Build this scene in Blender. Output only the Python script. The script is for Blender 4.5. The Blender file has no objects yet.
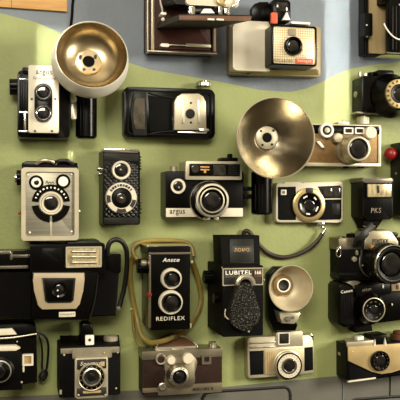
import bpy, bmesh, math, random
from mathutils import Vector, Matrix, Euler
random.seed(7)
SC = bpy.context.scene
COL = SC.collection
K = 1.0/600.0            # metres per photo pixel on the wall around the middle of the view
F = 800.0                # focal length in pixels of a 400 px frame
YAW = math.radians(13.0)
FWD = Vector((math.sin(YAW), math.cos(YAW), 0)); RIGHT = Vector((math.cos(YAW), -math.sin(YAW), 0)); UP = Vector((0,0,1))
CAM = -FWD*(F*K)

cd = bpy.data.cameras.new('camera'); cam = bpy.data.objects.new('camera', cd); COL.objects.link(cam)
cam.location = CAM; cam.rotation_euler = (math.pi/2, 0, -YAW)
cd.sensor_width = 36; cd.lens = 36*F/400; cd.clip_start = .02
SC.camera = cam

def ray(px, py): return FWD + RIGHT*((px-200)/F) + UP*((200-py)/F)
def on_wall(px, py, d=0):
    r = ray(px, py); s = (-d*K-CAM.y)/r.y
    return CAM + r*s

# ---------------------------------------------------------------- materials
def lin(h):
    h = h.lstrip('#'); out = []
    for i in (0,2,4):
        c = int(h[i:i+2],16)/255
        out.append(c/12.92 if c <= .04045 else ((c+.055)/1.055)**2.4)
    return (*out, 1)
def mat(name, hexc, rough=.5, metal=0, bump=0, bscale=300, var=.12, vscale=40, coat=0, spec=.5, second=None, stretch=None, ior=1.5):
    m = bpy.data.materials.new(name); m.use_nodes = True
    nt = m.node_tree; b = nt.nodes['Principled BSDF']
    tc = nt.nodes.new('ShaderNodeTexCoord'); src = tc.outputs['Object']
    if stretch:
        mp = nt.nodes.new('ShaderNodeMapping'); mp.inputs['Scale'].default_value = stretch
        nt.links.new(src, mp.inputs['Vector']); src = mp.outputs['Vector']
    n = nt.nodes.new('ShaderNodeTexNoise'); n.inputs['Scale'].default_value = vscale; n.inputs['Detail'].default_value = 5
    nt.links.new(src, n.inputs['Vector'])
    r = nt.nodes.new('ShaderNodeValToRGB')
    c = lin(hexc); c2 = lin(second) if second else tuple(min(1,x*(1+var)) for x in c[:3])+(1,)
    c1 = c if second else tuple(x*(1-var) for x in c[:3])+(1,)
    r.color_ramp.elements[0].position = .35; r.color_ramp.elements[1].position = .65
    r.color_ramp.elements[0].color = c1; r.color_ramp.elements[1].color = c2
    nt.links.new(n.outputs['Fac'], r.inputs['Fac']); nt.links.new(r.outputs['Color'], b.inputs['Base Color'])
    b.inputs['Roughness'].default_value = rough; b.inputs['Metallic'].default_value = metal
    b.inputs['IOR'].default_value = ior
    b.inputs['Coat Weight'].default_value = coat; b.inputs['Coat Roughness'].default_value = .08
    b.inputs['Specular IOR Level'].default_value = spec
    if bump:
        n2 = nt.nodes.new('ShaderNodeTexNoise'); n2.inputs['Scale'].default_value = bscale; n2.inputs['Detail'].default_value = 3
        nt.links.new(tc.outputs['Object'], n2.inputs['Vector'])
        bp = nt.nodes.new('ShaderNodeBump'); bp.inputs['Strength'].default_value = bump; bp.inputs['Distance'].default_value = .001
        nt.links.new(n2.outputs['Fac'], bp.inputs['Height']); nt.links.new(bp.outputs['Normal'], b.inputs['Normal'])
    return m
M = {}
M['green'] = mat('green_wall_paint', '#949c62', .55, bump=.6, bscale=140, var=.07, vscale=14)
M['blue'] = mat('blue_grey_wall_paint', '#727b85', .55, bump=.6, bscale=140, var=.06, vscale=14)
M['grey'] = mat('grey_wall_paint', '#646259', .55, bump=.3, bscale=160, var=.08, vscale=14)
M['blackpaint'] = mat('black_wall_paint', '#141412', .5)
M['bakelite'] = mat('black_bakelite', '#060504', .24, var=.2, spec=.5, ior=1.25)
M['blackmetal'] = mat('black_enamel', '#080706', .32, var=.2, ior=1.22)
M['leather'] = mat('black_leatherette', '#080706', .6, ior=1.2, bump=.8, bscale=900, var=.3)
M['pebble'] = mat('black_pebbled_leather', '#0b0a08', .5, ior=1.25, bump=.6, bscale=500, vscale=420, second='#38352d')
M['darkgrey'] = mat('dark_grey_metal', '#1c1c18', .4, var=.2, ior=1.3)
M['soft'] = mat('black_rubber', '#060504', .7, ior=1.2)
M['chrome'] = mat('chrome', '#dedacf', .16, 1, var=.08)
M['satin'] = mat('satin_silver', '#c9c2b0', .36, 1, var=.1)
M['silver'] = mat('pale_anodised_metal', '#bcb39a', .4, .55, var=.08)
M['bowl'] = mat('champagne_reflector_metal', '#bba985', .27, 1, bump=.12, bscale=60, var=.14, vscale=25)
M['mirror'] = mat('polished_reflector_metal', '#b9af98', .2, 1, bump=.1, bscale=40, var=.12, vscale=25)
M['cream'] = mat('cream_enamel', '#dbd2bc', .4, var=.05)
M['white'] = mat('white_plastic', '#f4efe2', .4, var=.04)
M['beige'] = mat('ribbed_beige_metal', '#bfae8a', .42, .4, var=.08)
M['tan'] = mat('tan_plastic', '#b59b6e', .42, var=.1)
M['olive'] = mat('olive_gold_plastic', '#9d8c5c', .4, var=.1)
M['gold'] = mat('pale_gold_metal', '#c9b27c', .3, .8, var=.1)
M['goldbrown'] = mat('bronze_leatherette', '#86683c', .4, .45, bump=.5, bscale=800, var=.25)
M['brown'] = mat('brown_leather', '#2a160d', .55, spec=.2, bump=.7, bscale=700, var=.3)
M['redbrown'] = mat('red_brown_leather', '#422319', .5, ior=1.3, bump=.5, bscale=700, var=.2)
M['browink'] = mat('brown_ink', '#6d614a', .5)
M['rust'] = mat('reddish_brown_leather', '#5d3b20', .5, bump=.4, var=.2)
M['straptan'] = mat('amber_strap_leather', '#84702f', .42, bump=.3, var=.2)
M['strapdark'] = mat('dark_brown_strap_leather', '#2a1a10', .45, bump=.3, var=.25)
M['strapblack'] = mat('black_strap_leather', '#0b0907', .45, bump=.3, var=.25)
M['wood'] = mat('plywood', '#c08f4f', .55, second='#d2a566', vscale=60, stretch=(.25,1,3))
M['glass'] = mat('dark_lens_glass', '#050508', .04, var=.3, coat=1, spec=.9)
M['window'] = mat('smoky_window_glass', '#2a2822', .08, var=.5, coat=1)
M['amber'] = mat('amber_window', '#c58d3f', .3, var=.3)
M['flashpane'] = mat('ribbed_flash_window', '#c4b48c', .18, .3, var=.35, vscale=220, stretch=(1,1,.3), coat=.6)
for _n in M['pebble'].node_tree.nodes:
    if _n.type == 'VALTORGB': _n.color_ramp.elements[0].position = .53; _n.color_ramp.elements[1].position = .68; _n.color_ramp.elements[1].color = lin('#6b665a')
M['red'] = mat('red_plastic', '#8e1a18', .35)
M['orangered'] = mat('orange_red_print', '#d0532f', .45)
M['ink'] = mat('black_ink', '#1b1813', .5)
M['greyink'] = mat('grey_ink', '#857b64', .5)
M['oldsilver'] = mat('dull_silver_metal', '#8f8670', .36, .8, var=.12)
M['bellows'] = mat('bellows_cloth', '#0f0d0b', .6)

# Swinger face: fine square grid printed on cream
def grid_mat():
    m = mat('grid_print', '#d9c9a5', .4, .2); nt = m.node_tree; b = nt.nodes['Principled BSDF']
    tc = nt.nodes.new('ShaderNodeTexCoord'); sp = nt.nodes.new('ShaderNodeSeparateXYZ'); nt.links.new(tc.outputs['Object'], sp.inputs[0])
    outs = []
    for ax in ('X','Z'):
        a = nt.nodes.new('ShaderNodeMath'); a.operation = 'MULTIPLY'; a.inputs[1].default_value = 1/(2.3*K); nt.links.new(sp.outputs[ax], a.inputs[0])
        f = nt.nodes.new('ShaderNodeMath'); f.operation = 'FRACT'; nt.links.new(a.outputs[0], f.inputs[0])
        g = nt.nodes.new('ShaderNodeMath'); g.operation = 'LESS_THAN'; g.inputs[1].default_value = .3; nt.links.new(f.outputs[0], g.inputs[0]); outs.append(g)
    mx = nt.nodes.new('ShaderNodeMath'); mx.operation = 'MAXIMUM'
    nt.links.new(outs[0].outputs[0], mx.inputs[0]); nt.links.new(outs[1].outputs[0], mx.inputs[1])
    mix = nt.nodes.new('ShaderNodeMix'); mix.data_type = 'RGBA'
    mix.inputs[6].default_value = lin('#e2d4b2'); mix.inputs[7].default_value = lin('#b59f75')
    nt.links.new(mx.outputs[0], mix.inputs[0]); nt.links.new(mix.outputs[2], b.inputs['Base Color'])
    return m
M['grid'] = grid_mat()
# diamond-embossed leather (the upright twin lens camera)
def diamond_mat():
    m = mat('diamond_embossed_leather', '#0d0b08', .38, var=.2); nt = m.node_tree; b = nt.nodes['Principled BSDF']
    tc = nt.nodes.new('ShaderNodeTexCoord'); mp = nt.nodes.new('ShaderNodeMapping'); mp.inputs['Rotation'].default_value = (0, math.radians(45), 0)
    nt.links.new(tc.outputs['Object'], mp.inputs[0])
    v = nt.nodes.new('ShaderNodeTexVoronoi'); v.inputs['Scale'].default_value = 170; v.inputs['Randomness'].default_value = .1
    nt.links.new(mp.outputs[0], v.inputs['Vector'])
    bp = nt.nodes.new('ShaderNodeBump'); bp.inputs['Strength'].default_value = 1; bp.inputs['Distance'].default_value = .003; bp.invert = True
    nt.links.new(v.outputs['Distance'], bp.inputs['Height']); nt.links.new(bp.outputs['Normal'], b.inputs['Normal'])
    return m
M['diamond'] = diamond_mat()

# ---------------------------------------------------------------- building tools
def catmull(P, n=8):
    P = [Vector(p) for p in P]; out = []
    for i in range(len(P)-1):
        a = P[max(i-1,0)]; b = P[i]; c = P[i+1]; d = P[min(i+2,len(P)-1)]
        for k in range(n):
            t = k/n
            out.append(.5*((2*b)+(c-a)*t+(2*a-5*b+4*c-d)*t*t+(3*b-a-3*c+d)*t**3))
    out.append(P[-1]); return out

class Thing:
    """An Empty on the wall; shapes are given by where they stand in the photo and how far they come off the wall (d, in photo pixels)."""
    def __init__(s, name, label, cat, px, py, group=None, roll=0, lean=0, yaw=0, ds=1.0):
        s.ds = ds
        o = bpy.data.objects.new(name, None); COL.objects.link(o); o.empty_display_size = .01
        o.location = on_wall(px, py); o.rotation_euler = Euler((math.radians(lean), math.radians(-roll), math.radians(yaw)))
        o['label'] = label; o['category'] = cat
        if group: o['group'] = group
        s.o = o; s.mw = Matrix.LocRotScale(o.location, o.rotation_euler, None); s.inv = s.mw.inverted()
        s.c0 = s.inv @ CAM; s.r3 = s.inv.to_3x3()
    def p(s, px, py, d):
        d = d*s.ds; r = s.r3 @ ray(px, py); k = (-d*K - s.c0.y)/r.y
        return s.c0 + r*k
    def kz(s, px, py, d): return (s.p(px,py-1,d)-s.p(px,py+1,d)).length/2
    def B(s): return B(s)
    # single-shape parts
    def rr(s, name, m, *a, parent=None, **k): return B(s).rr(*a, **k).build(name, m, parent)
    def poly(s, name, m, *a, parent=None, **k): return B(s).poly(*a, **k).build(name, m, parent)
    def lathe(s, name, m, *a, parent=None, **k): return B(s).lathe(*a, **k).build(name, m, parent)
    def rod(s, name, m, *a, parent=None, **k): return B(s).rod(*a, **k).build(name, m, parent)
    def tube(s, name, m, *a, parent=None, **k): return B(s).tube(*a, **k).build(name, m, parent)
    def hexa(s, name, m, *a, parent=None, **k): return B(s).hexa(*a, **k).build(name, m, parent)
    def lens(s, cx, cy, d, r, parent=None, name='lens', m='glass', bulge=.1):
        prof = [(r*math.cos(a), d + r*bulge*math.sin(a)) for a in [i*math.pi/16 for i in range(8)]] + [(0, d+r*bulge)]
        return s.lathe(name, m, cx, cy, [(r, d-1)]+prof, dref=d, parent=parent)
    def text(s, name, m, txt, cx, cy, w, h, d, parent=None, shear=0, rot=0, bold=0):
        cu = bpy.data.curves.new('t', 'FONT'); cu.body = txt; cu.shear = shear; cu.size = 1; cu.extrude = .02; cu.offset = bold; cu.resolution_u = 3; cu.space_character = 1.15
        ob = bpy.data.objects.new('t', cu); COL.objects.link(ob)
        dg = bpy.context.evaluated_depsgraph_get(); dg.update()
        me = bpy.data.meshes.new_from_object(ob.evaluated_get(dg))
        bpy.data.objects.remove(ob); bpy.data.curves.remove(cu)
        xs = [v.co.x for v in me.vertices]; ys = [v.co.y for v in me.vertices]
        x0, x1, y0, y1 = min(xs), max(xs), min(ys), max(ys)
        c = s.p(cx, cy, d); kx = (s.p(cx+1,cy,d)-s.p(cx-1,cy,d)).length/2; kz = s.kz(cx,cy,d)
        sx = w*kx/(x1-x0); sz = h*kz/(y1-y0); ca, sa = math.cos(math.radians(rot)), math.sin(math.radians(rot))
        for v in me.vertices:
            a = (v.co.x-(x0+x1)/2)*sx; b = (v.co.y-(y0+y1)/2)*sz
            v.co = Vector((c.x + a*ca - b*sa, c.y - (v.co.z+.02)*.008, c.z + a*sa + b*ca))
        me.materials.clear()
        return finish(me, name, m, parent or s.o)

def finish(me, name, m, parent):
    me.materials.append(M[m] if isinstance(m, str) else m)
    me.name = name
    ob = bpy.data.objects.new(name, me); COL.objects.link(ob)
    if parent: ob.parent = parent
    return ob

# small countable pieces: each becomes a part of its own
SPLIT = {'black_banner','side_clasp','board_foot','corner_screw','rivet','socket_screw','finder_window','window_frame','tripod_lug','lens_tab',
 'bed_catch','door_strut','groove','metal_edging','strut_joint','front_screw','flash_bar','side_stud','scale_mark','bracket_screw','rail_trim',
 'metal_trim','chrome_trim','shutter_linkage','top_fitting','lens_pin','finder_edge','focus_knob','shutter_release','latch_bar','top_ledge','frame_rail','bottom_catch','side_catch','winding_knob','cover_chain','side_chain'}
class B:
    def __init__(s, t): s.t = t; s.bm = bmesh.new()
    def build(s, name, m, parent=None):
        if name in SPLIT:
            left = set(s.bm.faces); parts = []
            while left:
                st = [left.pop()]; isl = [st[0]]
                while st:
                    f = st.pop()
                    for e in f.edges:
                        for q in e.link_faces:
                            if q in left: left.discard(q); st.append(q); isl.append(q)
                parts.append(isl)
            if len(parts) > 1:
                objs = []
                for isl in parts:
                    nb = bmesh.new(); mp = {}
                    for f in isl:
                        for v in f.verts:
                            if v not in mp: mp[v] = nb.verts.new(v.co)
                    for f in isl: nb.faces.new([mp[v] for v in f.verts])
                    objs.append(s._make(nb, name, m, parent))
                s.bm.free(); return objs[0]
        return s._make(s.bm, name, m, parent)
    def _make(s, bm, name, m, parent):
        bmesh.ops.recalc_face_normals(bm, faces=bm.faces)
        me = bpy.data.meshes.new(name); bm.to_mesh(me); bm.free()
        for p in me.polygons: p.use_smooth = True
        me.set_sharp_from_angle(angle=math.radians(38))
        return finish(me, name, m, parent or s.t.o)
    def _loops(s, fr, bk, bev, seg=2):
        bm = s.bm
        a = [bm.verts.new(v) for v in fr]; b = [bm.verts.new(v) for v in bk]; n = len(a)
        f = bm.faces.new(a); bm.faces.new(list(reversed(b)))
        for i in range(n): bm.faces.new((a[i], b[i], b[(i+1)%n], a[(i+1)%n]))
        if bev: bmesh.ops.bevel(bm, geom=list(f.edges), offset=bev*K, segments=seg, affect='EDGES', profile=.5, clamp_overlap=True)
        return s
    def _rrpts(s, x0, y0, x1, y1, r, d):
        p0 = s.t.p(x0,y0,d); p1 = s.t.p(x1,y1,d); y = -d*s.t.ds*K
        rs = r if isinstance(r, (list,tuple)) else (r,)*4       # tl, tr, br, bl
        X0, X1 = min(p0.x,p1.x), max(p0.x,p1.x); Z0, Z1 = min(p0.z,p1.z), max(p0.z,p1.z)
        pts = []
        for (cx, cz, sx, sz, a0, q) in ((X0,Z1,1,-1,180,rs[0]),(X1,Z1,-1,-1,90,rs[1]),(X1,Z0,-1,1,0,rs[2]),(X0,Z0,1,1,-90,rs[3])):
            q = min(q*K, (X1-X0)*.499, (Z1-Z0)*.499)
            if q < 1e-6: pts.append(Vector((cx,y,cz))); continue
            for k in range(6):
                a = math.radians(a0 - 18*k)
                pts.append(Vector((cx+sx*q+q*math.cos(a), y, cz+sz*q+q*math.sin(a))))
        return pts
    def rr(s, x0, y0, x1, y1, r, df, db, bev=.8, back=1.0):
        fr = s._rrpts(x0,y0,x1,y1,r,df); c = sum(fr, Vector())/len(fr)
        return s._loops(fr, [Vector((c.x+(v.x-c.x)*back, -db*s.t.ds*K, c.z+(v.z-c.z)*back)) for v in fr], bev)
    def poly(s, pts, df, db, bev=.8, smooth=0):
        fr = [s.t.p(x,y,df) for x,y in pts]
        if smooth:
            cl = fr[-1:]+fr+fr[:2]; q = catmull(cl, smooth); fr = q[smooth:-smooth-1]
        return s._loops(fr, [Vector((v.x, -db*s.t.ds*K, v.z)) for v in fr], bev)
    def frame(s, x0, y0, x1, y1, r, w, df, db):
        o = s._rrpts(x0,y0,x1,y1,r,df); y = -df*s.t.ds*K
        p = [Vector(v) for v in o]; cx = sum(v.x for v in p)/len(p); cz = sum(v.z for v in p)/len(p)
        hx = max(abs(v.x-cx) for v in p); hz = max(abs(v.z-cz) for v in p)
        i = [Vector((cx+(v.x-cx)*(hx-w*K)/hx, y, cz+(v.z-cz)*(hz-w*K)/hz)) for v in p]
        return s._ringloops(o, i, db)
    def _ringloops(s, o, i, db):
        bm = s.bm; n = len(o); y = -db*s.t.ds*K
        A = [bm.verts.new(v) for v in o]; Bv = [bm.verts.new(v) for v in i]
        C = [bm.verts.new((v.x,y,v.z)) for v in i]; D = [bm.verts.new((v.x,y,v.z)) for v in o]
        for L, R in ((A,Bv),(Bv,C),(C,D),(D,A)):
            for k in range(n): bm.faces.new((L[k], L[(k+1)%n], R[(k+1)%n], R[k]))
        return s
    def arc(s, cx, cy, r0, r1, a0, a1, df, db, n=24):
        """flat ring sector, angles in degrees, 0 = right, 90 = up"""
        c = s.t.p(cx,cy,df); kz = s.t.kz(cx,cy,df); pts = []
        for rad, rng in ((r1, range(n+1)), (r0, range(n,-1,-1))):
            for k in rng:
                a = math.radians(a0+(a1-a0)*k/n); pts.append(Vector((c.x+rad*kz*math.cos(a), c.y, c.z+rad*kz*math.sin(a))))
        bm = s.bm; m = n+1; y = -db*s.t.ds*K
        f = [bm.verts.new(v) for v in pts]; b = [bm.verts.new((v.x,y,v.z)) for v in pts]; N = len(pts)
        for k in range(n):
            bm.faces.new((f[k],f[k+1],f[N-2-k],f[N-1-k]))
        for k in range(N): bm.faces.new((f[k],b[k],b[(k+1)%N],f[(k+1)%N]))
        return s
    def ticks(s, cx, cy, r, n, w, h, d, a0=0, a1=360):
        c = s.t.p(cx,cy,d); kz = s.t.kz(cx,cy,d)
        for k in range(n):
            a = math.radians(a0+(a1-a0)*(k+.5)/n); u = Vector((math.cos(a),0,math.sin(a))); v = Vector((-math.sin(a),0,math.cos(a)))
            w2 = w*(.6+.5*((k*7)%5)/4); o = c+u*r*kz
            fr = [o+u*(h/2*kz*e)+v*(w2/2*kz*g) for e,g in ((-1,-1),(-1,1),(1,1),(1,-1))]
            s._loops(fr, [q+Vector((0,.5*K,0)) for q in fr], 0)
        return s
    def lathe(s, cx, cy, prof, dref=None, seg=48, flute=0, frange=None, tilt=0):
        if dref is None: dref = max(d for r,d in prof)
        c = s.t.p(cx,cy,dref); kz = s.t.kz(cx,cy,dref); bm = s.bm; rows = []
        for idx,(r,d) in enumerate(prof):
            if r <= 1e-6: rows.append([bm.verts.new((c.x,-d*s.t.ds*K,c.z))]*seg); continue
            fl = flute if (flute and (frange is None or frange[0] <= idx <= frange[1])) else 0
            rows.append([bm.verts.new((c.x+(r-(fl if k%2 else 0))*kz*math.cos(2*math.pi*k/seg), -d*s.t.ds*K, c.z+(r-(fl if k%2 else 0))*kz*math.sin(2*math.pi*k/seg))) for k in range(seg)])
        if tilt:
            vs = list({v for r_ in rows for v in r_}); o = Vector((c.x,-dref*s.t.ds*K,c.z))
            bmesh.ops.rotate(bm, cent=o, matrix=Matrix.Rotation(math.radians(tilt),3,'X'), verts=vs)
        for a, b in zip(rows, rows[1:]):
            for k in range(seg):
                q = []
                for v in (a[k], a[(k+1)%seg], b[(k+1)%seg], b[k]):
                    if v not in q: q.append(v)
                if len(q) > 2: bm.faces.new(q)
        return s
    def rod(s, a, b, r, r2=None, seg=24, bev=.5, flute=0):
        """round bar between two points (px, py, d)"""
        A = s.t.p(*a); Bp = s.t.p(*b); r2 = r if r2 is None else r2
        ax = (Bp-A); L = ax.length; ax.normalize(); q = Vector((0,0,1)).rotation_difference(ax); bm = s.bm
        be = min(bev*K, L*.3)
        prof = [(0,0),(max(r*K-be,1e-5),0),(r*K,be),(r2*K,L-be),(max(r2*K-be,1e-5),L),(0,L)]; rows = []
        for i,(rr_,z) in enumerate(prof):
            if rr_ == 0: rows.append([bm.verts.new(A+q@Vector((0,0,z)))]*seg); continue
            rows.append([bm.verts.new(A+q@Vector(((rr_-(flute*K if k%2 else 0))*math.cos(2*math.pi*k/seg),(rr_-(flute*K if k%2 else 0))*math.sin(2*math.pi*k/seg),z))) for k in range(seg)])
        for x, y in zip(rows, rows[1:]):
            for k in range(seg):
                f = []
                for v in (x[k], x[(k+1)%seg], y[(k+1)%seg], y[k]):
                    if v not in f: f.append(v)
                if len(f) > 2: bm.faces.new(f)
        return s
    def tube(s, pts, ra, rb=None, seg=10, n=8):
        """strap or cord along (px, py, d) points: ra half width across the wall, rb half thickness off the wall"""
        rb = ra if rb is None else rb; P = catmull([s.t.p(*p) for p in pts], n); bm = s.bm; rows = []
        for i, p in enumerate(P):
            tg = (P[min(i+1,len(P)-1)]-P[max(i-1,0)]).normalized(); nn = Vector((0,-1,0)); nn = (nn-tg*nn.dot(tg))
            nn = nn.normalized() if nn.length > .05 else Vector((0,0,1)); bi = tg.cross(nn).normalized()
            rows.append([bm.verts.new(p+bi*(ra*K*math.cos(2*math.pi*k/seg))+nn*(rb*K*math.sin(2*math.pi*k/seg))) for k in range(seg)])
        for x, y in zip(rows, rows[1:]):
            for k in range(seg): bm.faces.new((x[k], x[(k+1)%seg], y[(k+1)%seg], y[k]))
        bm.faces.new(list(reversed(rows[0]))); bm.faces.new(rows[-1])
        return s
    def hexa(s, front, back, bev=0):
        """front and back: four (px, py, d) corners each, same turning order"""
        return s._loops([s.t.p(*p) for p in front], [s.t.p(*p) for p in back], bev)
    def ball(s, cx, cy, d, r, seg=20):
        c = s.t.p(cx,cy,d); m = bmesh.ops.create_uvsphere(s.bm, u_segments=seg, v_segments=12, radius=r*K)
        bmesh.ops.translate(s.bm, verts=m['verts'], vec=c); return s
# ---------------------------------------------------------------- the wall: painted bands
def interp(pts, x):
    for (x0,y0),(x1,y1) in zip(pts, pts[1:]):
        if x <= x1:
            t = (x-x0)/(x1-x0); return y0+(y1-y0)*t
    return pts[-1][1]
B1 = [(-260,-15),(0,13),(35,22),(60,33),(95,49),(130,63),(150,69.5),(210,80),(228,83.5),(260,90),(290,92),(305,89),(320,83),(335,75),(350,69),(375,64.5),(400,62),(700,40)]
B2 = [(-260,412),(0,397),(60,394.5),(130,390.5),(220,387.5),(330,376.5),(400,373),(700,356)]
bm = bmesh.new(); cols = []
xs = [-250+5*i for i in range(180)]
for x in xs:
    cols.append([bm.verts.new(on_wall(x, y)) for y in (-260, interp(B1,x), interp(B2,x), 640)])
for a, b in zip(cols, cols[1:]):
    for k in range(3):
        f = bm.faces.new((a[k],a[k+1],b[k+1],b[k])); f.material_index = k
# give the wall a thickness
bmesh.ops.recalc_face_normals(bm, faces=bm.faces)
if sum(f.normal.y for f in bm.faces) > 0: bmesh.ops.reverse_faces(bm, faces=bm.faces)
me = bpy.data.meshes.new('wall_back'); bm.to_mesh(me); bm.free()
for k in ('blue','green','grey'): me.materials.append(M[k])
wall = bpy.data.objects.new('wall_back', me); COL.objects.link(wall); wall['kind'] = 'structure'
so = wall.modifiers.new('thickness', 'SOLIDIFY'); so.thickness = .02; so.offset = -1

def trim(name, pts, w, m):
    t = Thing.__new__(Thing); t.o = None; t.ds = 1; t.mw = Matrix.Identity(4); t.inv = t.mw; t.c0 = CAM.copy(); t.r3 = Matrix.Identity(3)
    o = B(t).tube([(x,y,.5) for x,y in pts], w, .7, n=6).build(name, M[m], None); o['kind'] = 'structure'
trim('trim_1', [(203,420),(202.5,402),(204.5,395.5),(210,392.3),(230,390.6),(260,388.8),(280,387.3),(287,387.8),(290,392),(290.5,402),(290.5,420)], 1.5, 'blackpaint')
trim('trim_2', [(352,430),(352,405),(355,400),(365,398.8),(390,397),(420,395),(460,392)], 1.6, 'blackpaint')

trim('trim_3', [(390.5,375),(390.3,386),(390,396)], .6, 'blackpaint')
trim('trim_4', [(343.5,377),(343.3,388),(343,420)], .6, 'blue')
G = 'vintage cameras mounted on the wall'
GF = 'flash guns fixed beside the cameras'

# ---------------------------------------------------------------- sign and cord
t = Thing('wooden_sign', 'plain plywood board cut off by the top left corner', 'sign', 30, 0)
t.poly('board', 'wood', [(-40,-45),(68,-38),(67,11.5),(-40,4)], 4, 0.2, .5)
c = B(t).poly([(11.2,-40),(11.7,-40),(11.7,7.4),(11.2,7.4)], 4.15, 3.9, 0).build('joint_line', M['rust'])

t = Thing('hanging_cord', 'thin black cord hanging down behind the cream rimmed flash bowl', 'cord', 72, 10)
t.tube('cord', 'soft', [(76,-40,1.5),(74,-8,1.5),(72.5,6,1.5),(72,16,1.5),(70.5,30,1.5),(69,48,1.5)], 1.3, 1.2)

# ---------------------------------------------------------------- twin lens camera with cream face, top left
t = Thing('box_camera', 'black twin lens camera with tall cream face plate, upper left below wooden sign', 'camera', 43, 105, G)
t.rr('body', 'bakelite', 17.5,70,70,138.5, 4, 31, .2, 2.2)
g = B(t)
for x in (19.2,21.6,24.0,26.4): g.rr(x,81,x+1.3,109,.5,32,30.5,.3)
g.build('ribbed_grip', M['blackmetal'])
g = B(t); g.rr(18.8,111.5,28,113.3,.4,33,30,.3); g.rr(18.8,130.5,28,132.3,.4,33,30,.3); g.rr(24,113,26,131,.4,32.5,30,.3); g.rr(19,78.5,28,79.6,.2,32,30,.2)
g.build('side_clasp', M['chrome'])
t.rod('winding_knob', 'bakelite', (18,87,16),(9.5,87,16), 7.5, flute=.5, seg=32)
t.rr('top_housing', 'bakelite', 22,67,60,74, 2, 34, 3, 1)
t.rr('face_plate', 'cream', 28.5,65,58.8,133, 1.2, 42, 30, .9)
t.rr('lens_panel', 'bakelite', 34.4,83,52.4,122.3, 9, 43, 41, .6)
for cy in (92,113):
    rg = t.lathe('lens_ring', 'darkgrey', 43.3,cy, [(8.6,42),(8.8,44),(8,46),(7,46),(5.8,44)], 46)
    t.lens(43.3,cy,43.6,6.4, parent=rg, bulge=.12)
    B(t).lathe(43.3,cy,[(7.2,46.1),(6.8,46.3),(6.4,46.1)],46).build('bright_rim', M['chrome'], rg)
for x,y in ((31.8,99),(55.2,99),(35,131),(52,131)):
    t.lathe('screw', 'ink', x,y, [(1.2,42),(1.1,42.7),(0,42.8)], 42.5, seg=14)
t.text('lettering', 'ink', 'argus', 44,73.4, 16,5.6, 42.3, bold=.012)
t.text('lettering', 'ink', 'Seventy-five', 44.2,78.6, 23,4, 42.2, shear=.35)

t = Thing('flash_gun', 'flash with cream rimmed bowl on a black handle beside the cream faced camera', 'flash', 88, 90, GF)
h = t.rod('handle', 'bakelite', (86.3,138.8,20),(86.3,92,20), 10, bev=2, seg=32)
t.rod('neck', 'blackmetal', (86.3,94,14),(86.3,58,14), 5, bev=2)
t.rod('neck_cap', 'blackmetal', (88.3,62,14),(88.3,62,41), 8, bev=2)
g = B(t)
for x in (80.5,83.5,86.5,89.5): g.rr(x,100,x+.8,134,.3,30.3,28,.2)
g.build('grip_ribs', M['blackmetal'], h)
g = B(t); g.rr(70.5,97,76.5,103,.5,26,12,.4); g.rr(71.2,103,76.5,119,.5,24,12,.4); g.build('bracket', M['satin'])
R = t.lathe('reflector', 'bowl', 92,54.5, [(10,43.5),(15,44.2),(23,46.6),(29.5,51),(33.4,57.5),(35,64),(35.4,66)], 66, seg=72, tilt=-14)
t.lathe('reflector_shell', 'white', 92,54.5, [(35.2,65.4),(35.6,66.4),(36,66.6),(36.4,65.6),(37.8,59),(38.8,53),(39,48.5),(36.5,43.5),(28,39.5),(12,37.5)], 66, seg=72, tilt=-14)
t.lathe('bulb_socket', 'bowl', 88.6,61.6, [(13,43),(13,45.5),(12,46.4),(6,46.4)], 46, tilt=-12)
g = B(t); g.lathe(88.6,61.6,[(5.2,46),(5.2,47.2),(0,47.3)],47,tilt=-12); g.build('bulb_opening', M['soft'])
g = B(t)
for x,y in ((80.5,56.5),(95.5,56),(84,69.6),(94,69.6)): g.lathe(x,y,[(1.6,45),(1.5,48.2),(0,48.4)],48,seg=12)
g.build('socket_screw', M['ink'])

# ---------------------------------------------------------------- folded black camera with silver plate
t = Thing('folding_camera', 'flat closed black folding camera with silver plate and centre button', 'camera', 168, 113, G)
t.rr('body', 'bakelite', 124,86.5,215,139, 5, 16, .2, 2)
t.frame = None
B(t).frame(127.5,89.5,211.5,136,4,1.2,16.8,15.5).build('edge_bead', M['blackmetal'])
t.poly('side_door', 'darkgrey', [(134,92),(146.5,92),(147,135.5),(134,135.5),(131.8,128),(131,113),(131.8,100)], 18.5, 15, .8)
t.poly('door_panel', 'tan', [(135.2,98),(144.8,98),(145,129.5),(135.2,129.5),(133.8,122),(133.4,113),(133.9,105)], 19.2, 18, .4).data.materials[0] = mat('worn_bronze_metal','#4b4436',.4,.5,bump=.3,var=.3)
g = B(t); g.tube([(148,92.5,17),(156,95,17),(166,97,17),(174,98,17)],.7,.6); g.tube([(150,134,17),(160,132,17),(174,131,17)],.7,.6); g.build('door_strut', M['darkgrey'])
t.poly('cover_leather', 'leather', [(148,95),(172,99.5),(172,129.5),(150,132)], 16.6, 15.5, .3)
pl = t.poly('lens_cover_plate', 'silver', [(182,93.4),(199,93.4),(203.5,96.5),(206,102),(206.6,130),(174,130),(174.4,102),(177,96.5)], 21, 15, .9)
g = B(t); g.rr(182.3,99.5,184.3,124,.9,21.6,20.5,.3); g.rr(197.8,99.5,199.8,124,.9,21.6,20.5,.3); g.build('groove', M['satin'], pl)
t.lathe('release_button', 'darkgrey', 190.3,113.7, [(4.8,20),(4.8,21.8),(4,22),(3.8,21.5),(0,21.7)], 21.8, parent=pl)
g = B(t); g.lathe(191,103,[(1.2,21),(1,21.4),(0,21.4)],21.2,seg=14); g.lathe(191,122.5,[(1.2,21),(1,21.4),(0,21.4)],21.2,seg=14); g.build('rivet', M['darkgrey'], pl)
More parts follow.
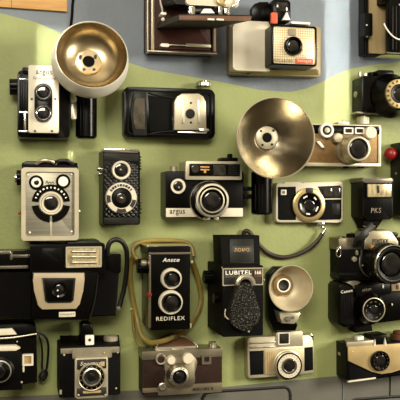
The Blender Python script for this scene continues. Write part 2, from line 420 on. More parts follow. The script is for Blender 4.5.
g = B(t); g.rr(178,131.2,207,133.6,1,20,15,.4); g.rr(199,128.6,209,131.5,.8,22,15,.4); g.build('latch_bar', M['chrome'])
k = t.rod('winding_knob', 'satin', (203.5,87,9),(203.5,82.3,9), 7.5, bev=.8, flute=.5, seg=36)
t.rod('knob_cap', 'chrome', (203.5,82.5,9),(203.5,81.2,9), 5, parent=k)

# ---------------------------------------------------------------- open folding camera at the top with drop bed
t = Thing('folding_camera', 'brown and silver folding camera with its bed lowered, cut off at the top edge', 'camera', 184, 20, G)
t.rr('body', 'redbrown', 147,-45,217,53.5, 2, 20, .2, 1)
g = B(t); g.rr(151.3,-45,154.2,50.5,.6,22.5,12,.5); g.rr(213,-45,215.5,51.5,.6,22,12,.5); g.rr(147.2,51.3,217,53.2,.6,22.5,12,.5); g.rr(147,-45,148.6,53,.5,21.5,12,.4); g.build('metal_edging', M['oldsilver'])
g = B(t); g.rr(155,48.5,212,50.6,.6,22,18,.4); g.build('bottom_rail', M['bakelite'])
g = B(t); g.rr(169,44.2,187,46,.5,23.5,18,.3); g.rr(186,43.4,211,47.6,.5,23,18,.4); g.build('shutter_linkage', M['silver'])
B(t).rr(160.5,43.2,169.5,47,1.5,24.5,18,.5).build('link_tab', M['white'])
bed = t.hexa('drop_bed', 'brown', [(178.5,15.2,92),(251,16.2,92),(250,20.6,92),(179,20,92)], [(158,22.5,20),(215,22.5,20),(215,28.5,20),(156.5,28.5,20)], .7)
bed.data.materials[0] = mat('bed_underside_leather','#34302a',.55,bump=.6,var=.2)
B(t).hexa([(178.5,15,94),(252,16,94),(250.5,21.2,94),(179,20.4,94)],[(178.5,15,91),(252,16,91),(250.5,21.2,91),(179,20.4,91)],.8).build('bed_front_lip', M['rust'], bed)
g = B(t); g.rr(207.5,18.3,214.5,20.2,.5,95,93,.3); g.rr(216.5,18.5,224,20.4,.5,95,93,.3); g.build('bed_catch', M['white'], bed)
B(t).hexa([(181,14,90),(249,15,90),(249,15.6,90),(181,14.8,90)],[(160,20.5,24),(214,20.5,24),(214,22,24),(160,22,24)],.2).build('bed_plate', M['darkgrey'], bed)
g = B(t)
for i in range(7):
    d = 24+i*7
    g.rr(164+i*1.6,-30,214-i*.5,9.5-i*.6,2,d+4.5,d,1.6)
g.build('bellows', M['bellows'])
st = t.rr('lens_board', 'cream', 186,-40,239,7.5, 3, 77, 72, .8)
t.poly('board_arch', 'bakelite', [(194.5,13),(195,8.8),(198,6.8),(214,6.8),(217.4,8.8),(218,13)], 78.5, 73, .5, parent=st)
t.poly('focus_scale', 'white', [(200.5,13.2),(204,8.6),(211,8.6),(215,13.2)], 80, 76, .4, parent=st)
g = B(t); g.rr(189,6,195,14.5,.8,79,72,.5); g.rr(218.5,6,222,14.5,.8,79,72,.5); g.rr(224.5,8,230,14.5,.8,79,72,.5); g.build('board_foot', M['chrome'], st)
t.lathe('shutter_dial', 'gold', 222,0, [(6,76),(6,79),(5,79.6),(3,79.6),(2.6,78.6),(0,78.6)], 79.5, parent=st)
g = B(t); g.tube([(160,-20,40),(160.5,0,46),(162.5,10,52),(164,19.5,58)],1.3,1); g.build('bed_strut', M['chrome'])
g = B(t); g.tube([(237.5,-20,80),(238.5,-2,80),(237,3,80),(230.5,7,82),(229,10,84),(229.3,15,86)],1.0,1.0); g.build('wire_finder', M['chrome'])
g = B(t); g.rr(160.8,12,166.5,14.8,.6,60,50,.4); g.ball(163,19.5,58,1.8); g.build('strut_joint', M['white'])

# ---------------------------------------------------------------- white instant camera
t = Thing('instant_camera', 'large cream instant camera with gridded square front and red print', 'camera', 275, 50, G)
t.rr('back_shell', 'olive', 230,22,320.8,76.8, 2.5, 14, .2, 1.6)
t.rr('side_wing', 'cream', 233,20,270,71.5, [7,1,1,3], 27, 12, 3)
g = B(t); g.hexa([(254,70,26),(317,69,22),(319,75,14.6),(248,75.3,14.6)],[(254,71,13),(317,70,13),(319,75.5,13),(248,75.8,13)],.4); g.build('bottom_ledge', M['olive'])
bx = t.rr('front_box', 'bakelite', 271.5,24.3,316.8,66.6, 2, 48, 13, 1)
t.rr('front_face', 'grid', 273.6,26.6,314.6,64.6, 1.2, 49.2, 47, .5)
t.rr('top_strip', 'white', 291,21.3,310.5,24.6, 1, 44, 14, .6)
t.rr('meter_window', 'greyink', 288.6,28.6,296,35.5, .6, 50.2, 48.5, .4)
rg = t.lathe('lens_ring', 'bakelite', 294,45.4, [(9.2,49),(9.2,53.5),(8.2,54.6),(7,54.2),(5.8,51.5)], 54, seg=56)
t.lens(294,45.4,51.6,6, parent=rg)
B(t).arc(294,45.4,9.3,10.3,200,340,50.4,48.6).build('chrome_arc', M['chrome'], rg)  # chrome arc round the lower edge of the lens ring
lb = t.rr('red_label', 'orangered', 295.5,58.3,313.3,64, .5, 50, 48.8, .3)
t.text('lettering', 'cream', 'Swinger', 304.4,61.2, 14,4, 50.1, parent=lb)
t.text('lettering', 'browink', 'POLAROID', 283.4,61, 19,3.2, 49.4)
v = t.rr('viewfinder', 'bakelite', 272.5,-1,290.5,22.5, 2.5, 40, 12, 1.2)
t.rr('finder_window', 'window', 276.5,2,287.5,11.5, 1, 40.6, 39, .4, parent=v)
t.poly('finder_tab', 'white', [(287,11.5),(290.5,20),(282.5,20)], 43, 38, .3, parent=v)
t.rr('shutter_button', 'orangered', 271.3,12.3,277.6,23.6, .8, 44, 40.2, .7)
t.poly('flash_cover', 'bakelite', [(251.5,21),(252,8),(255,3.5),(260,1.5),(269,1.5),(270.5,21)], 20, 12, 1.6)
g = B(t); g.ball(319,71,14.5,.9); g.ball(317.3,48,15,.9); g.build('rivet', M['white'])

# ---------------------------------------------------------------- press-style folding camera, top right corner
t = Thing('folding_camera', 'dark framed folding camera with tan inside, cut off by the top right corner', 'camera', 385, 20, G)
t.rr('body', 'darkgrey', 364,-50,440,57.5, 1.5, 14, .2, .8)
g = B(t); g.rr(364,-50,365,57.3,.4,15.4,13,.4); g.rr(366.6,-50,368,57,.4,15,13,.3); g.build('frame_rail', M['blackmetal'])
t.rr('inner_panel', 'tan', 369,-50,436,56, .5, 17, 12, .3).data.materials[0] = mat('tan_inner_board','#9a8358',.5,second='#b59f74',vscale=30,stretch=(2,1,.2))
l = t.rr('latch', 'blackmetal', 365,12.8,372.6,36, .8, 25, 14, .8)
t.lathe('latch_rivet', 'satin', 366.8,25, [(1,25),(.8,25.5),(0,25.5)], 25.3, seg=14, parent=l)
t.rod('latch_rod', 'soft', (366.5,-40,19),(366.5,13,19), 1.2)
B(t).ball(367,36.8,24,1.1).build('latch_pin', M['satin'], l)
g = B(t)
for i in range(5): g.rr(387+i*.4,-50,436,53,1,20+i*4.6,16+i*4.6,1.3)
g.build('bellows', M['bellows'])
t.rr('lens_board', 'bakelite', 389,-50,436,53, 1, 42, 39, .5)
g = B(t)
for x,w in ((392.5,.8),(396,.7),(400,1)): g.rr(x,6,x+w,50,.3,42.8,41,.3)
g.build('board_stripe', M['darkgrey'])  # thin dark grey upright strips on the board
t.rr('upper_block', 'bakelite', 385,-40,395,2, .6, 36, 15, .6)
t.rr('bed_edge', 'chrome', 387,52.8,436,55, .7, 44, 15, .5)
t.tube('release_wire', 'white', [(383.8,23.5,42),(386,28,43),(390,33.5,44),(395,37.8,44),(401,39.5,44),(412,37,44)], .8, .8)
t.rod('side_bolt', 'satin', (399,5,40.5),(399,5,42), 1.4)

# ---------------------------------------------------------------- bakelite camera with gold dial
t = Thing('viewfinder_camera', 'black bakelite camera with gold lettered lens dial, under the top right corner camera', 'camera', 398, 95, G)
t.poly('body', 'bakelite', [(361.8,77.5),(364,75.8),(375,76),(440,76),(446,78),(447,110),(444,113),(400,114.5),(368,112.8),(362.4,111),(361.6,108)], 24, .2, 1.8)
t.rr('viewfinder', 'blackmetal', 378,69.8,394,77, 1.5, 22, 4, .8)
g = B(t); g.rod((359.5,76.5,14),(359.5,71.8,14),1.6); g.rod((365,76.5,14),(365,73.2,14),2.2); g.build('shutter_release', M['satin'])
B(t).rod((371,76.5,13),(371,72.5,13),3.5,flute=.3).build('winding_knob', M['blackmetal'])
t.rod('side_catch', 'satin', (358,94.4,10),(354.6,94.4,10), 3)
t.lathe('lens_mount', 'bakelite', 399.5,93.6, [(23,23),(22.4,27),(20,31),(17.5,39),(16.4,44)], 44)
B(t).ball(377.6,94,28,1.3).build('mount_glint', M['satin'])  # small satin ball imitates the highlight on the mount's shoulder
rg = t.lathe('lens_dial', 'gold', 399.5,93.6, [(14.6,42),(14.9,45),(14.2,46),(9.8,46.4),(9.4,44.5)], 46, seg=56)
B(t).ticks(399.5,93.6,12.3,16,2.2,2.2,46.6).build('dial_marking', M['ink'], rg)
t.lathe('inner_ring', 'blackmetal', 399.5,93.6, [(9.4,44),(9.2,45.4),(6.5,45),(6,43.6)], 45)
t.lens(399.5,93.6,43.6,6)
g = B(t); g.tube([(364,112,25),(370,106,25.5),(378,103,26)],.5,.5); g.build('body_moulding', M['blackmetal'])
g = B(t); g.rod((367,113,12),(367,114.4,12),2.2); g.rr(357,111.5,374,113.6,.7,20,4,.4); g.build('bottom_catch', M['satin'])

# ---------------------------------------------------------------- bronze rangefinder
t = Thing('rangefinder_camera', 'bronze and silver rangefinder camera half behind the large flash bowl', 'camera', 350, 145, G)
t.poly('body', 'goldbrown', [(303,128),(376,128),(379.5,131),(380.3,163),(303,164)], 22, .2, 1.6)
t.rr('top_band', 'bakelite', 303,125.8,380,134.5, [1,2.5,0,0], 23.2, 2, .7)
g = B(t); g.rr(303,123.6,380.4,126.3,.8,24,.8,.5); g.rr(303,162.6,381,166.4,.8,24,.6,.6); g.rr(378.3,126,381,165,.7,23,2,.4); g.build('chrome_trim', M['silver'])
g = B(t); g.frame(344.2,127.4,353.4,134,.6,1.2,25,22); g.frame(355.4,127.4,364.4,134,.6,1.2,25,22); g.build('window_frame', M['white'])
for x in (345.2,356.4): t.rr('rangefinder_window', 'window', x,128.4,x+7.2,133.1, .3, 23.8, 22, .2)
rg = t.lathe('focus_wheel', 'white', 327.2,130.2, [(7.4,23),(7.4,27.4),(6.8,28),(5,28),(4.8,27)], 28)
t.lathe('wheel_ring', 'darkgrey', 327.2,130.2, [(4.9,26),(4.8,27.4),(3.4,27.6),(0,27.2)], 27.5, parent=rg)
t.lathe('wheel_cap', 'silver', 327.2,130.2, [(2.8,27.2),(2.7,28.4),(0,28.8)], 28, parent=rg)
t.lathe('coupling_knob', 'silver', 338.6,137.8, [(5.2,22),(5.2,29),(4.5,30),(0,30.2)], 30, flute=.25, seg=60)
t.lathe('speed_dial', 'cream', 371.3,132.6, [(6.4,22),(6.4,28.4),(5.7,29.2),(0,29.6)], 29, flute=.3, seg=60)
rg = t.lathe('lens_barrel', 'silver', 359,148.7, [(15,22),(15,28),(13.6,30),(13.6,42),(13,44),(12.2,46.5),(10.6,46.8),(10,45)], 46.5, seg=60)
t.lathe('barrel_ring', 'gold', 359,148.7, [(14,31),(14.4,32),(14.4,36),(14,37)], 46.5, seg=72, flute=.3, parent=rg)
t.lathe('inner_ring', 'blackmetal', 359,148.7, [(10.8,46),(10.5,46.4),(9.6,43.8)], 46, parent=rg)
t.lens(359,148.7,43.5,9.8)
k = t.rod('winding_knob', 'silver', (363,125,11),(363,117,11), 6.6, bev=.8, flute=.35, seg=48)
B(t).rod((363,117.3,11),(363,115.8,11),3).build('shutter_button', M['chrome'], k)
g = B(t); g.rr(338,121.6,349,124.5,1,18,6,.5); g.rod((343,122.5,12),(343,120.6,12),2.4); g.build('accessory_shoe', M['satin'])
g = B(t); g.poly([(316.5,141.5),(320,141),(325,147.5),(322,148)],26,22,.5); g.build('cocking_lever', M['white'])
g = B(t); g.rr(346,165.8,349,168.4,.5,16,8,.4); g.rr(360,165.8,364,168.2,.5,16,8,.4); g.build('tripod_lug', M['blackmetal'])

# ---------------------------------------------------------------- box camera with silver dial face
t = Thing('box_camera', 'silver faced box camera with cream frame and round black lens dial', 'camera', 50, 204, G)
t.rr('body', 'leather', 22.5,165,78,238.5, 2, 44, .2, 1)
t.poly('top_cover', 'bakelite', [(22,168.5),(22,163),(26,161.2),(70,161),(77.5,163),(78,168.5)], 40, .5, 1)
B(t).tube([(36,164.5,42),(40,161.5,44),(46,160.2,45),(52,161.5,44),(56,164,42)],1.7,1.3).build('carry_strap', M['satin'])  # silver colour puts the highlight into this stretch of strap
B(t).tube([(52,163.8,42),(60,160.8,45),(68,161,45),(73,164.5,42)],1.7,1.2).build('strap_loop', M['strapblack'])
B(t).frame(21.3,167.4,78.8,240.2,3,3.8,49,38).build('front_frame', mat('pale_frame_metal','#beb59c',.4,.4,var=.08))
pn = t.rr('front_panel', 'satin', 24.6,171,75.4,236.6, 1, 47, 43, .3)
pn.data.materials[0] = mat('brushed_face_metal','#8f8b7b',.42,.6,second='#a09b8a',vscale=60,stretch=(.15,1,6))
for x,y,ri in ((36.2,182.4,2.6),(63.2,181.4,0)):
    f = t.lathe('finder_ring', 'bakelite', x,y, [(7.3,46.5),(7.2,48.4),(5,48.4),(5,47.6)], 48)
    t.lathe('finder_lens', 'white', x,y, [(5.1,47.4),(4.8,48.3),(0,48.5)], 48, parent=f)
    if ri: t.lens(x+.3,y+.1,48.4,ri, parent=f)
dl = t.lathe('lens_housing', 'cream', 51,203.3, [(11.8,46.5),(11.8,49),(11,50),(8,49.4),(7.2,48)], 49.5)
B(t).lathe(51,203.3,[(9.8,49.9),(9.5,50.3),(9.1,49.9)],49.5).build('ring_groove', M['olive'], dl)
t.lens(51,203.3,48,7, parent=dl)
g = B(t); g.arc(51,203.3,12.3,19,6,174,48,46.4); g.arc(51,203.3,12.3,19,188,266,48,46.4); g.arc(51,203.3,12.3,19,274,352,48,46.4); g.build('exposure_dial', M['bakelite'])
B(t).ticks(51,203.3,15.8,11,1.7,1.7,48.3,14,166).build('dial_marking', M['white'])
g = B(t)
for x,y in ((28,175),(71.4,174.4),(29.7,232.6),(71.5,231.6)): g.ball(x,y,47.2,1.05)
g.build('corner_screw', M['white'])
B(t).tube([(45.5,183.5,47.3),(47,181,47.3),(48,183.5,47.3),(49.5,182,47.3),(51,183.4,47.3),(52.5,182,47.3),(54,183.4,47.3)],.35,.3).build('script_mark', M['ink'])
g = B(t); g.rr(49.9,221.5,52,235.6,.3,47.6,46.5,.2); g.build('panel_rib', M['silver'])
k = t.rod('winding_knob', 'bakelite', (22.5,177.8,22),(16.5,177.8,22), 7, flute=.4, seg=36)
t.rod('knob_disc', 'chrome', (17.2,177.8,22),(14.5,177.8,22), 4.4, parent=k)
t.lathe('red_button', 'red', 19.8,213.4, [(1.6,10),(1.5,44),(0,45)], 44, seg=16)
g = B(t); g.ball(79.3,211,46,1.1); g.rr(43,239.5,47,241.2,.5,36,28,.4); g.build('side_stud', M['white'])

# ---------------------------------------------------------------- slim black twin lens camera
t = Thing('twin_lens_camera', 'slim black twin lens camera with white lettered lower lens ring', 'camera', 120, 187, G)
t.rr('body', 'blackmetal', 103,150,140,224.8, 1.5, 38, .2, 1.2)
B(t).rr(103.5,148,139,152.6,1,39.5,4,.7).build('hood_edge', M['chrome'])
t.rr('upper_plate', 'darkgrey', 104,153.4,138.6,161, .6, 39, 37, .4)
t.poly('front_leather', 'diamond', [(104.4,217),(104.4,166),(110,162.6),(121,161.2),(132,162.6),(138.3,166),(138.3,217)], 39.4, 37, .5)
t.rr('lower_plate', 'darkgrey', 104,217.6,138.6,223.8, .6, 39.3, 37, .4)
rg = t.lathe('viewing_lens_ring', 'cream', 121.4,170.2, [(9.4,39),(9.4,43),(8.6,43.8),(7.2,43.4),(6.8,41.5)], 43.5)
t.lens(121.4,170.2,41.4,6.8, parent=rg); B(t).ball(120.6,169.6,43.3,1).build('lens_highlight', M['satin'], rg)  # the satin ball stands in for a highlight on the viewing lens
rg = t.lathe('taking_lens_ring', 'cream', 121.6,198, [(15.6,39),(15.6,45),(15,46),(10.4,46.4),(10,44.5)], 46, seg=60)
g = B(t); g.ticks(121.6,198,12.8,9,2.2,2.4,46.7,35,150); g.arc(121.6,198,11,14.8,168,200,46.7,45.9); g.arc(121.6,198,11,14.8,250,290,46.7,45.9); g.arc(121.6,198,11,14.8,318,352,46.7,45.9); g.build('ring_marking', M['ink'], rg)
t.lathe('shutter_face', 'blackmetal', 121.6,198, [(10.3,45),(9.5,46),(5.6,46.6),(5.2,45.4)], 46, parent=rg)
t.lens(121.6,198,45.2,5.2, parent=rg, m='window')
B(t).ball(121.3,198,46.3,1.7).build('lens_highlight', M['satin'], rg)  # satin ball in place of a glint on the taking lens
g = B(t)
for y in (157,160,163,166,169,203,206,209,213): g.ball(140.3+(.4 if y%2 else 0),y,30,.8)
g.build('side_chain', M['darkgrey'])
g = B(t); g.rod((101.5,169,18),(97,169,18),2.4); g.rod((101.5,174,18),(98,174,18),1.6); g.build('focus_knob', M['chrome'])

# ---------------------------------------------------------------- black camera with cream strip
t = Thing('viewfinder_camera', 'black camera with cream bottom strip and silver framed window block', 'camera', 203, 192, G)
t.rr('body', 'bakelite', 165.6,171.2,243.4,217, 1.2, 28, .2, 1.1)
hb = t.rr('window_block', 'silver', 185.6,161,241.8,179.8, .8, 33, 3, .7)
t.rr('window_glass', 'bakelite', 189.4,163.6,240,176.2, .5, 33.8, 32, .3, parent=hb)
t.lathe('meter_cell', 'window', 195.2,169, [(4,33),(3.9,34.6),(3,34.8),(0,34.3)], 34.6, parent=hb)
t.rr('finder_window', 'window', 213.6,164.8,225.8,175.2, .4, 34.4, 33, .3, parent=hb)
g = B(t)
for i in range(6): g.rr(228.2,165+i*1.75,239.4,165.9+i*1.75,.2,34.4,33.4,.15)
g.build('cell_grille', M['darkgrey'], hb)
g = B(t); g.rr(200.3,166.2,209.5,167.8,.4,34.4,33.4,.2); g.rr(200.3,169,209.5,170.4,.4,34.4,33.4,.2); g.rr(203.8,170.4,206.2,173,.4,34.4,33.4,.2); g.build('bright_line_mark', M['amber'], hb)
st = t.rr('bottom_strip', 'cream', 166,208.2,243,216.6, .5, 28.8, 27, .4)
t.text('lettering', 'ink', 'argus', 177.4,212.7, 15,5.8, 29, parent=st, bold=.012)
dl = t.lathe('aperture_dial', 'blackmetal', 178.2,186.2, [(8.6,27),(8.6,29.5),(8.2,30),(0,30)], 30)
t.lathe('dial_ring', 'cream', 178.2,186.2, [(7.6,29.5),(7.5,30.6),(5.2,30.6),(5,29.8)], 30.5, parent=dl)
t.lens(178.2,186.2,29.9,4.6, parent=dl)
B(t).ball(179,187.4,31.4,.9).build('dial_glint', M['satin'], dl)  # tiny satin ball imitates a glint on the dial centre
t.rod('shutter_button', 'silver', (173.6,171.8,15),(173.6,166.2,15), 3.8)
rg = t.lathe('lens_barrel', 'bakelite', 212.4,200.4, [(19.6,27),(19.6,33),(17,34),(17,43),(16,44.3),(14.4,45.2),(12.6,44.6),(12.2,42)], 45, seg=72, flute=.35, frange=(2,3))
t.lathe('barrel_base', 'satin', 212.4,200.4, [(20.2,27),(20.2,31),(19.8,32),(18.8,32)], 45, seg=60, parent=rg)
t.lathe('silver_ring', 'satin', 212.4,200.4, [(17.2,40),(17.4,44.4),(16.8,45.4),(14.9,45.6),(14.6,44.8)], 45, seg=60, parent=rg)
t.lathe('front_ring', 'silver', 212.4,200.4, [(12.8,44),(12.6,45.6),(11.4,45.8),(11,44.4)], 45.4, seg=60, parent=rg)
t.lathe('inner_ring', 'blackmetal', 212.4,200.4, [(11.2,44),(11,45),(8.8,43.6)], 45, parent=rg)
t.lens(212.4,200.4,43,8.8, parent=rg)
g = B(t); g.rr(203.5,217,210,220,.8,36,29,.5); g.rr(214.5,217,219,220.2,.8,36,29,.5); g.build('lens_tab', M['silver'])
g = B(t); g.rr(221,157.6,238,161.3,.8,20,6,.5); g.rod((229.8,160,12),(229.8,154,12),2.6); g.build('hot_shoe', M['blackmetal'])

# ---------------------------------------------------------------- large flash
t = Thing('flash_gun', 'large round polished flash bowl with black handle, in the middle of the wall', 'flash', 270, 150, GF)
h = t.rod('handle', 'bakelite', (261.8,214.5,20),(261.8,171,20), 10.6, bev=1.6, seg=32)
t.rod('neck', 'blackmetal', (263,173,15),(265,134,15), 5, bev=2)
t.rod('neck_cap', 'blackmetal', (266,137.6,14),(266,137.6,26.5), 8, bev=2)
g = B(t)
for x in (255,258.5,262,265.5): g.rr(x,184,x+.8,210,.3,30.6,28,.2)
g.build('grip_ribs', M['blackmetal'], h)
g = B(t); g.rr(244.6,186.6,252,191,.5,24,10,.4); g.rr(244.6,194,252,199,.5,24,10,.4); g.build('bracket', M['blackmetal'])
t.lathe('reflector', 'mirror', 276,138, [(10,28.5),(14,30.2),(18,32.8),(22,35.8),(26,39.4),(30,43.6),(34,48.3),(38,53.8),(40.3,57)], 57, seg=72)
t.lathe('rim', 'silver', 276,138, [(40.2,54),(41.2,56),(41.2,57.4),(40.3,57.9),(39.7,57)], 57, seg=72)
t.lathe('reflector_shell', 'satin', 276,138, [(10.4,27),(14.5,29),(18.5,31.6),(22.6,34.6),(26.6,38.2),(30.6,42.4),(34.6,47.1),(38.6,52.6),(40.8,56.4)], 57, seg=72)
t.lathe('bulb_socket', 'silver', 267.2,137.6, [(11.6,28),(11.6,30),(10.8,30.6),(5,30.6)], 30.5)
t.lathe('bulb_opening', 'soft', 267,137.4, [(4.8,30),(4.6,31.4),(0,31.6)], 30.5)
g = B(t)
for x,y in ((261,131),(273.5,130.5),(262.5,145),(272,144.5)): g.lathe(x,y,[(1.3,30),(1.2,31.2),(0,31.2)],31,seg=12)
g.build('socket_screw', M['darkgrey'])
# ---------------------------------------------------------------- small cartridge camera with wrist strap
t = Thing('cartridge_camera', 'small black camera with cream rim, gold lens ring and dark wrist strap', 'camera', 310, 203, G, ds=.5)
t.poly('body', 'cream', [(276,185.5),(277.5,183),(283,182.4),(286,183.6),(300,183.4),(304,182),(340,181),(343,182.6),(343.6,185.5),(343.4,219.5),(342,222),(338,222.6),(280,222.8),(277,221.6),(276,218.5)], 22, .2, 1.6)
t.poly('front_panel', 'leather', [(278,187),(296,186.6),(296,220.2),(279.6,220.2),(278,218.6)], 23, 21, .4)
t.poly('right_panel', 'leather', [(324,199.5),(341.6,199.3),(341.6,217.6),(340,219.6),(318,220.2)], 23, 21, .4)
wp = t.poly('window_panel', 'darkgrey', [(318,186.4),(340,185.4),(341.8,187),(341.8,198.2),(324,198.5)], 23.2, 21, .4)
g = B(t); g.rr(323.5,188,332,196.5,.5,24,22.5,.3); g.rr(334,188,340.2,196.5,.5,24,22.5,.3); g.build('finder_window', M['window'], wp)
fl = t.rr('corner_badge', 'white', 281,189.6,286.6,195, .4, 23.8, 22.5, .3)
B(t).lathe(283.8,192.3,[(1.6,23.8),(1.4,24.2),(0,24.2)],24,seg=14).build('badge_dot', M['greyink'], fl)
rg = t.lathe('lens_ring', 'gold', 309.4,205, [(17.2,21),(17.2,27.5),(16.2,28.6),(12.6,28.6),(12,27)], 28.5, seg=60)
t.lathe('lens_face', 'bakelite', 309.4,205, [(12.2,26.5),(11.8,28.2),(6,27.4),(5.4,26.4)], 28, seg=60, parent=rg)
B(t).ticks(309.4,205,9,5,5.5,1.5,28.4,10,370).build('ring_lettering', M['white'], rg)
t.lens(309.4,205,26.6,5.2, parent=rg)
B(t).rr(306,187.8,313,192.6,.6,29.6,27,.4).build('aperture_window', M['ink'], rg)
g = B(t); g.rr(332,203.5,340,214.5,.8,23.6,22.5,.3); g.build('model_plate', M['darkgrey'])
g = B(t); g.rr(317.5,221.8,324.5,226,1,18,10,.5); g.tube([(321,225,14),(322.8,227.5,14),(325.2,229,14),(324.5,231.5,14),(321.5,235,13)],1.2,.8); g.build('strap_link', M['chrome'])
t.tube('wrist_strap', 'strapdark', [(322.5,233.5,13),(318,240,12),(311,247,11),(300,253.6,10),(289,256.9,9),(279,256.9,8),(269,253.4,8),(261,247,9),(255,239.5,10),(250,232.8,10),(246,230.8,9),(243.6,233.5,7),(243.2,238,5)], 2.2, 1.3)

# ---------------------------------------------------------------- upright electronic flash
t = Thing('flash_unit', 'upright black flash unit with pale window standing on the silver topped camera', 'flash', 370, 200, GF)
t.rr('body', 'blackmetal', 363,179.5,393,219.5, [2,2,4,4], 30, .2, 1.6)
g = B(t); g.rr(362.6,177.6,393,182.6,1.4,33,2,1.2); g.build('top_cap', M['satin']).data.materials[0] = mat('cap_highlight_metal','#6c675a',.35,.6,var=.2)  # paler cap colour paints the highlight along the top bevel
pn = t.rr('flash_window', 'flashpane', 367.6,183.6,392.2,196.8, .8, 32, 29, .5)
B(t).frame(366.4,182.6,393.2,198,.8,1.3,32.6,29).build('window_frame', M['blackmetal'], pn)
g = B(t); g.rr(377.5,185.5,379.4,193,.8,32.8,31.5,.3); g.build('flash_bar', M['darkgrey'], pn)
t.text('lettering', 'greyink', 'PKS', 376,210.4, 10,5, 30.3, shear=.1)
ft = t.poly('foot', 'soft', [(361,218),(384,218),(380,224),(377,228.6),(366,228.6),(364,224)], 24, 4, 1)
B(t).tube([(363,226,25),(369,227.6,25.5),(375,226,25)],.6,.6).build('foot_edge', M['greyink'], ft)
B(t).ball(363.4,190,18,.9).build('side_stud', M['satin'])

# ---------------------------------------------------------------- dark item at the right edge
t = Thing('vintage_camera', 'dark upright camera body with a red knob, cut off by the right edge', 'camera', 400, 180, G)
t.rr('body', 'darkgrey', 401,142,442,216.5, 2, 24, .2, 1.4)
B(t).rr(403,146,440,213,1,24.8,23,.4).build('front_panel', M['leather'])
t.lathe('red_knob', 'red', 391.2,153.8, [(0,7),(4,7.6),(6.4,11),(6.6,14),(5.6,17.4),(3,19.4),(0,20)], 14)
g = B(t); g.ball(396.4,173.6,13,1.5); g.build('front_screw', M['greyink'])

# ---------------------------------------------------------------- silver and black reflex with big lens
t = Thing('reflex_camera', 'black single lens reflex camera with silver top, holding upright flash', 'camera', 378, 258, G)
t.rr('body', 'leather', 339.5,246.5,436,277, 2.5, 25, .2, 1.2)
B(t).rr(339.5,272.5,436,277.4,1.5,25.6,.6,.8).build('base_plate', M['blackmetal'])
t.poly('top_plate', 'oldsilver', [(338.8,238.6),(341,238),(366,238),(366,249.3),(338.6,249.8)], 26, .6, 1)
t.poly('prism_housing', 'oldsilver', [(364,249.6),(364.6,241),(369,232.4),(372.5,230.4),(388,230),(392,232),(398.5,241),(399,249)], 34, 1, 1.2)
t.poly('right_plate', 'blackmetal', [(398,249),(398,238),(436,237.6),(436,249)], 26, .6, 1)
t.text('lettering', 'ink', 'PENTAX', 380.5,241.2, 16,4.4, 34.3, bold=.018)
k = t.rod('rewind_knob', 'blackmetal', (350.6,238.5,13),(350.6,233.6,13), 4.6, flute=.3)
B(t).rod((350.8,233.9,13),(350.8,232.6,13),3).build('knob_cap', M['chrome'], k)
B(t).rod((341,238.6,14),(341,236,14),4).build('film_counter', M['chrome'])
g = B(t); g.rr(390,232.5,397.5,237,1.2,25,6,.6); g.rod((394,236,14),(394,233,14),4); g.build('speed_dial', M['blackmetal'])
l = t.lathe('strap_lug', 'chrome', 339,248.5, [(2,25),(2,28),(0,28.5)], 28, seg=20)
B(t).tube([(338.6,249,28),(336.6,252,28),(337,256,28),(339.4,257,28),(341,254,28),(340.4,250,28)],.6,.6).build('lug_ring', M['chrome'], l)
g = B(t); g.rr(356.2,250.4,358.4,255.2,.8,27.5,24,.5); g.lathe(354.8,259.2,[(2.7,25),(2.6,27.4),(0,28)],27.5,seg=20); g.build('self_timer_lever', M['silver'])
rg = t.lathe('lens_barrel', 'blackmetal', 393.5,264.5, [(17.6,25),(17.6,31),(17.6,32),(18,40),(18.4,41),(21,44),(21,56),(19.8,57),(19.8,66),(18.4,67.4),(16,66),(13.5,62),(12,58)], 67, seg=72, flute=.35, frange=(5,6))
t.lathe('mount_ring', 'satin', 393.5,264.5, [(18.3,24),(18.3,27),(17.4,27.6)], 67, seg=60, parent=rg)
t.lathe('front_rim', 'chrome', 393.5,264.5, [(19.6,64.8),(20,65.8),(19.6,67),(18.8,67.5)], 67, seg=72, parent=rg)
t.lathe('barrel_line', 'satin', 393.5,264.5, [(18.6,39.4),(18.8,40.4),(18.2,41)], 67, seg=60, parent=rg)
t.lathe('inner_ring', 'ink', 393.5,264.5, [(18,66.8),(16,66.4),(13,62.2)], 67, parent=rg)
t.lens(393.5,264.5,59,13, parent=rg)
g = B(t); g.rr(371.5,245.5,375,248.5,.6,48,42,.4); g.rr(373,249.5,375.5,252.5,.6,48,42,.4); g.build('scale_mark', M['amber'], rg)
t.tube('neck_strap', 'darkgrey', [(373.5,225.5,30),(370,229,32),(365,233.5,34),(360.5,238,34),(357.6,241.5,32),(357,246,29)], 4.6, .7)
t.tube('strap_tail', 'strapblack', [(362.5,240,36),(362.2,248,33),(362,258,33),(362.4,268,32)], 2.0, .8)
B(t).ball(362.6,265.5,34.2,1.1).build('strap_buckle', M['satin'])

# ---------------------------------------------------------------- black compact
t = Thing('compact_camera', 'all black compact camera with white lettering and tan flash window below reflex', 'camera', 370, 305, G, roll=4)
t.poly('body', 'bakelite', [(338.5,287),(341,283.6),(347,283),(440,279.8),(446,282),(447,308),(443,314),(402,319.8),(354,326),(345,327.4),(340,325.6),(338.4,322)], 28, .2, 2)
t.poly('grip', 'soft', [(340,294.6),(353.6,293),(354.4,324.2),(346,325.6),(341.4,323.6),(340,320)], 33, 29, 1.2)
g = B(t)
for i in range(5): g.rr(341.4+i*2.4,297-i*.3,342.3+i*2.4,320-i*.3,.3,33.6,32.4,.2)
g.build('grip_rib', M['blackmetal'])
t.poly('finder_block', 'blackmetal', [(355,285.2),(390,282.8),(391,294),(356,297)], 33, 29, .8)
t.text('lettering', 'white', 'Canon', 346.6,291.2, 11.5,3, 31.0, rot=3, bold=.018)
t.text('lettering', 'greyink', 'AF35M', 366.6,289.8, 9,2.4, 33.2, rot=3)
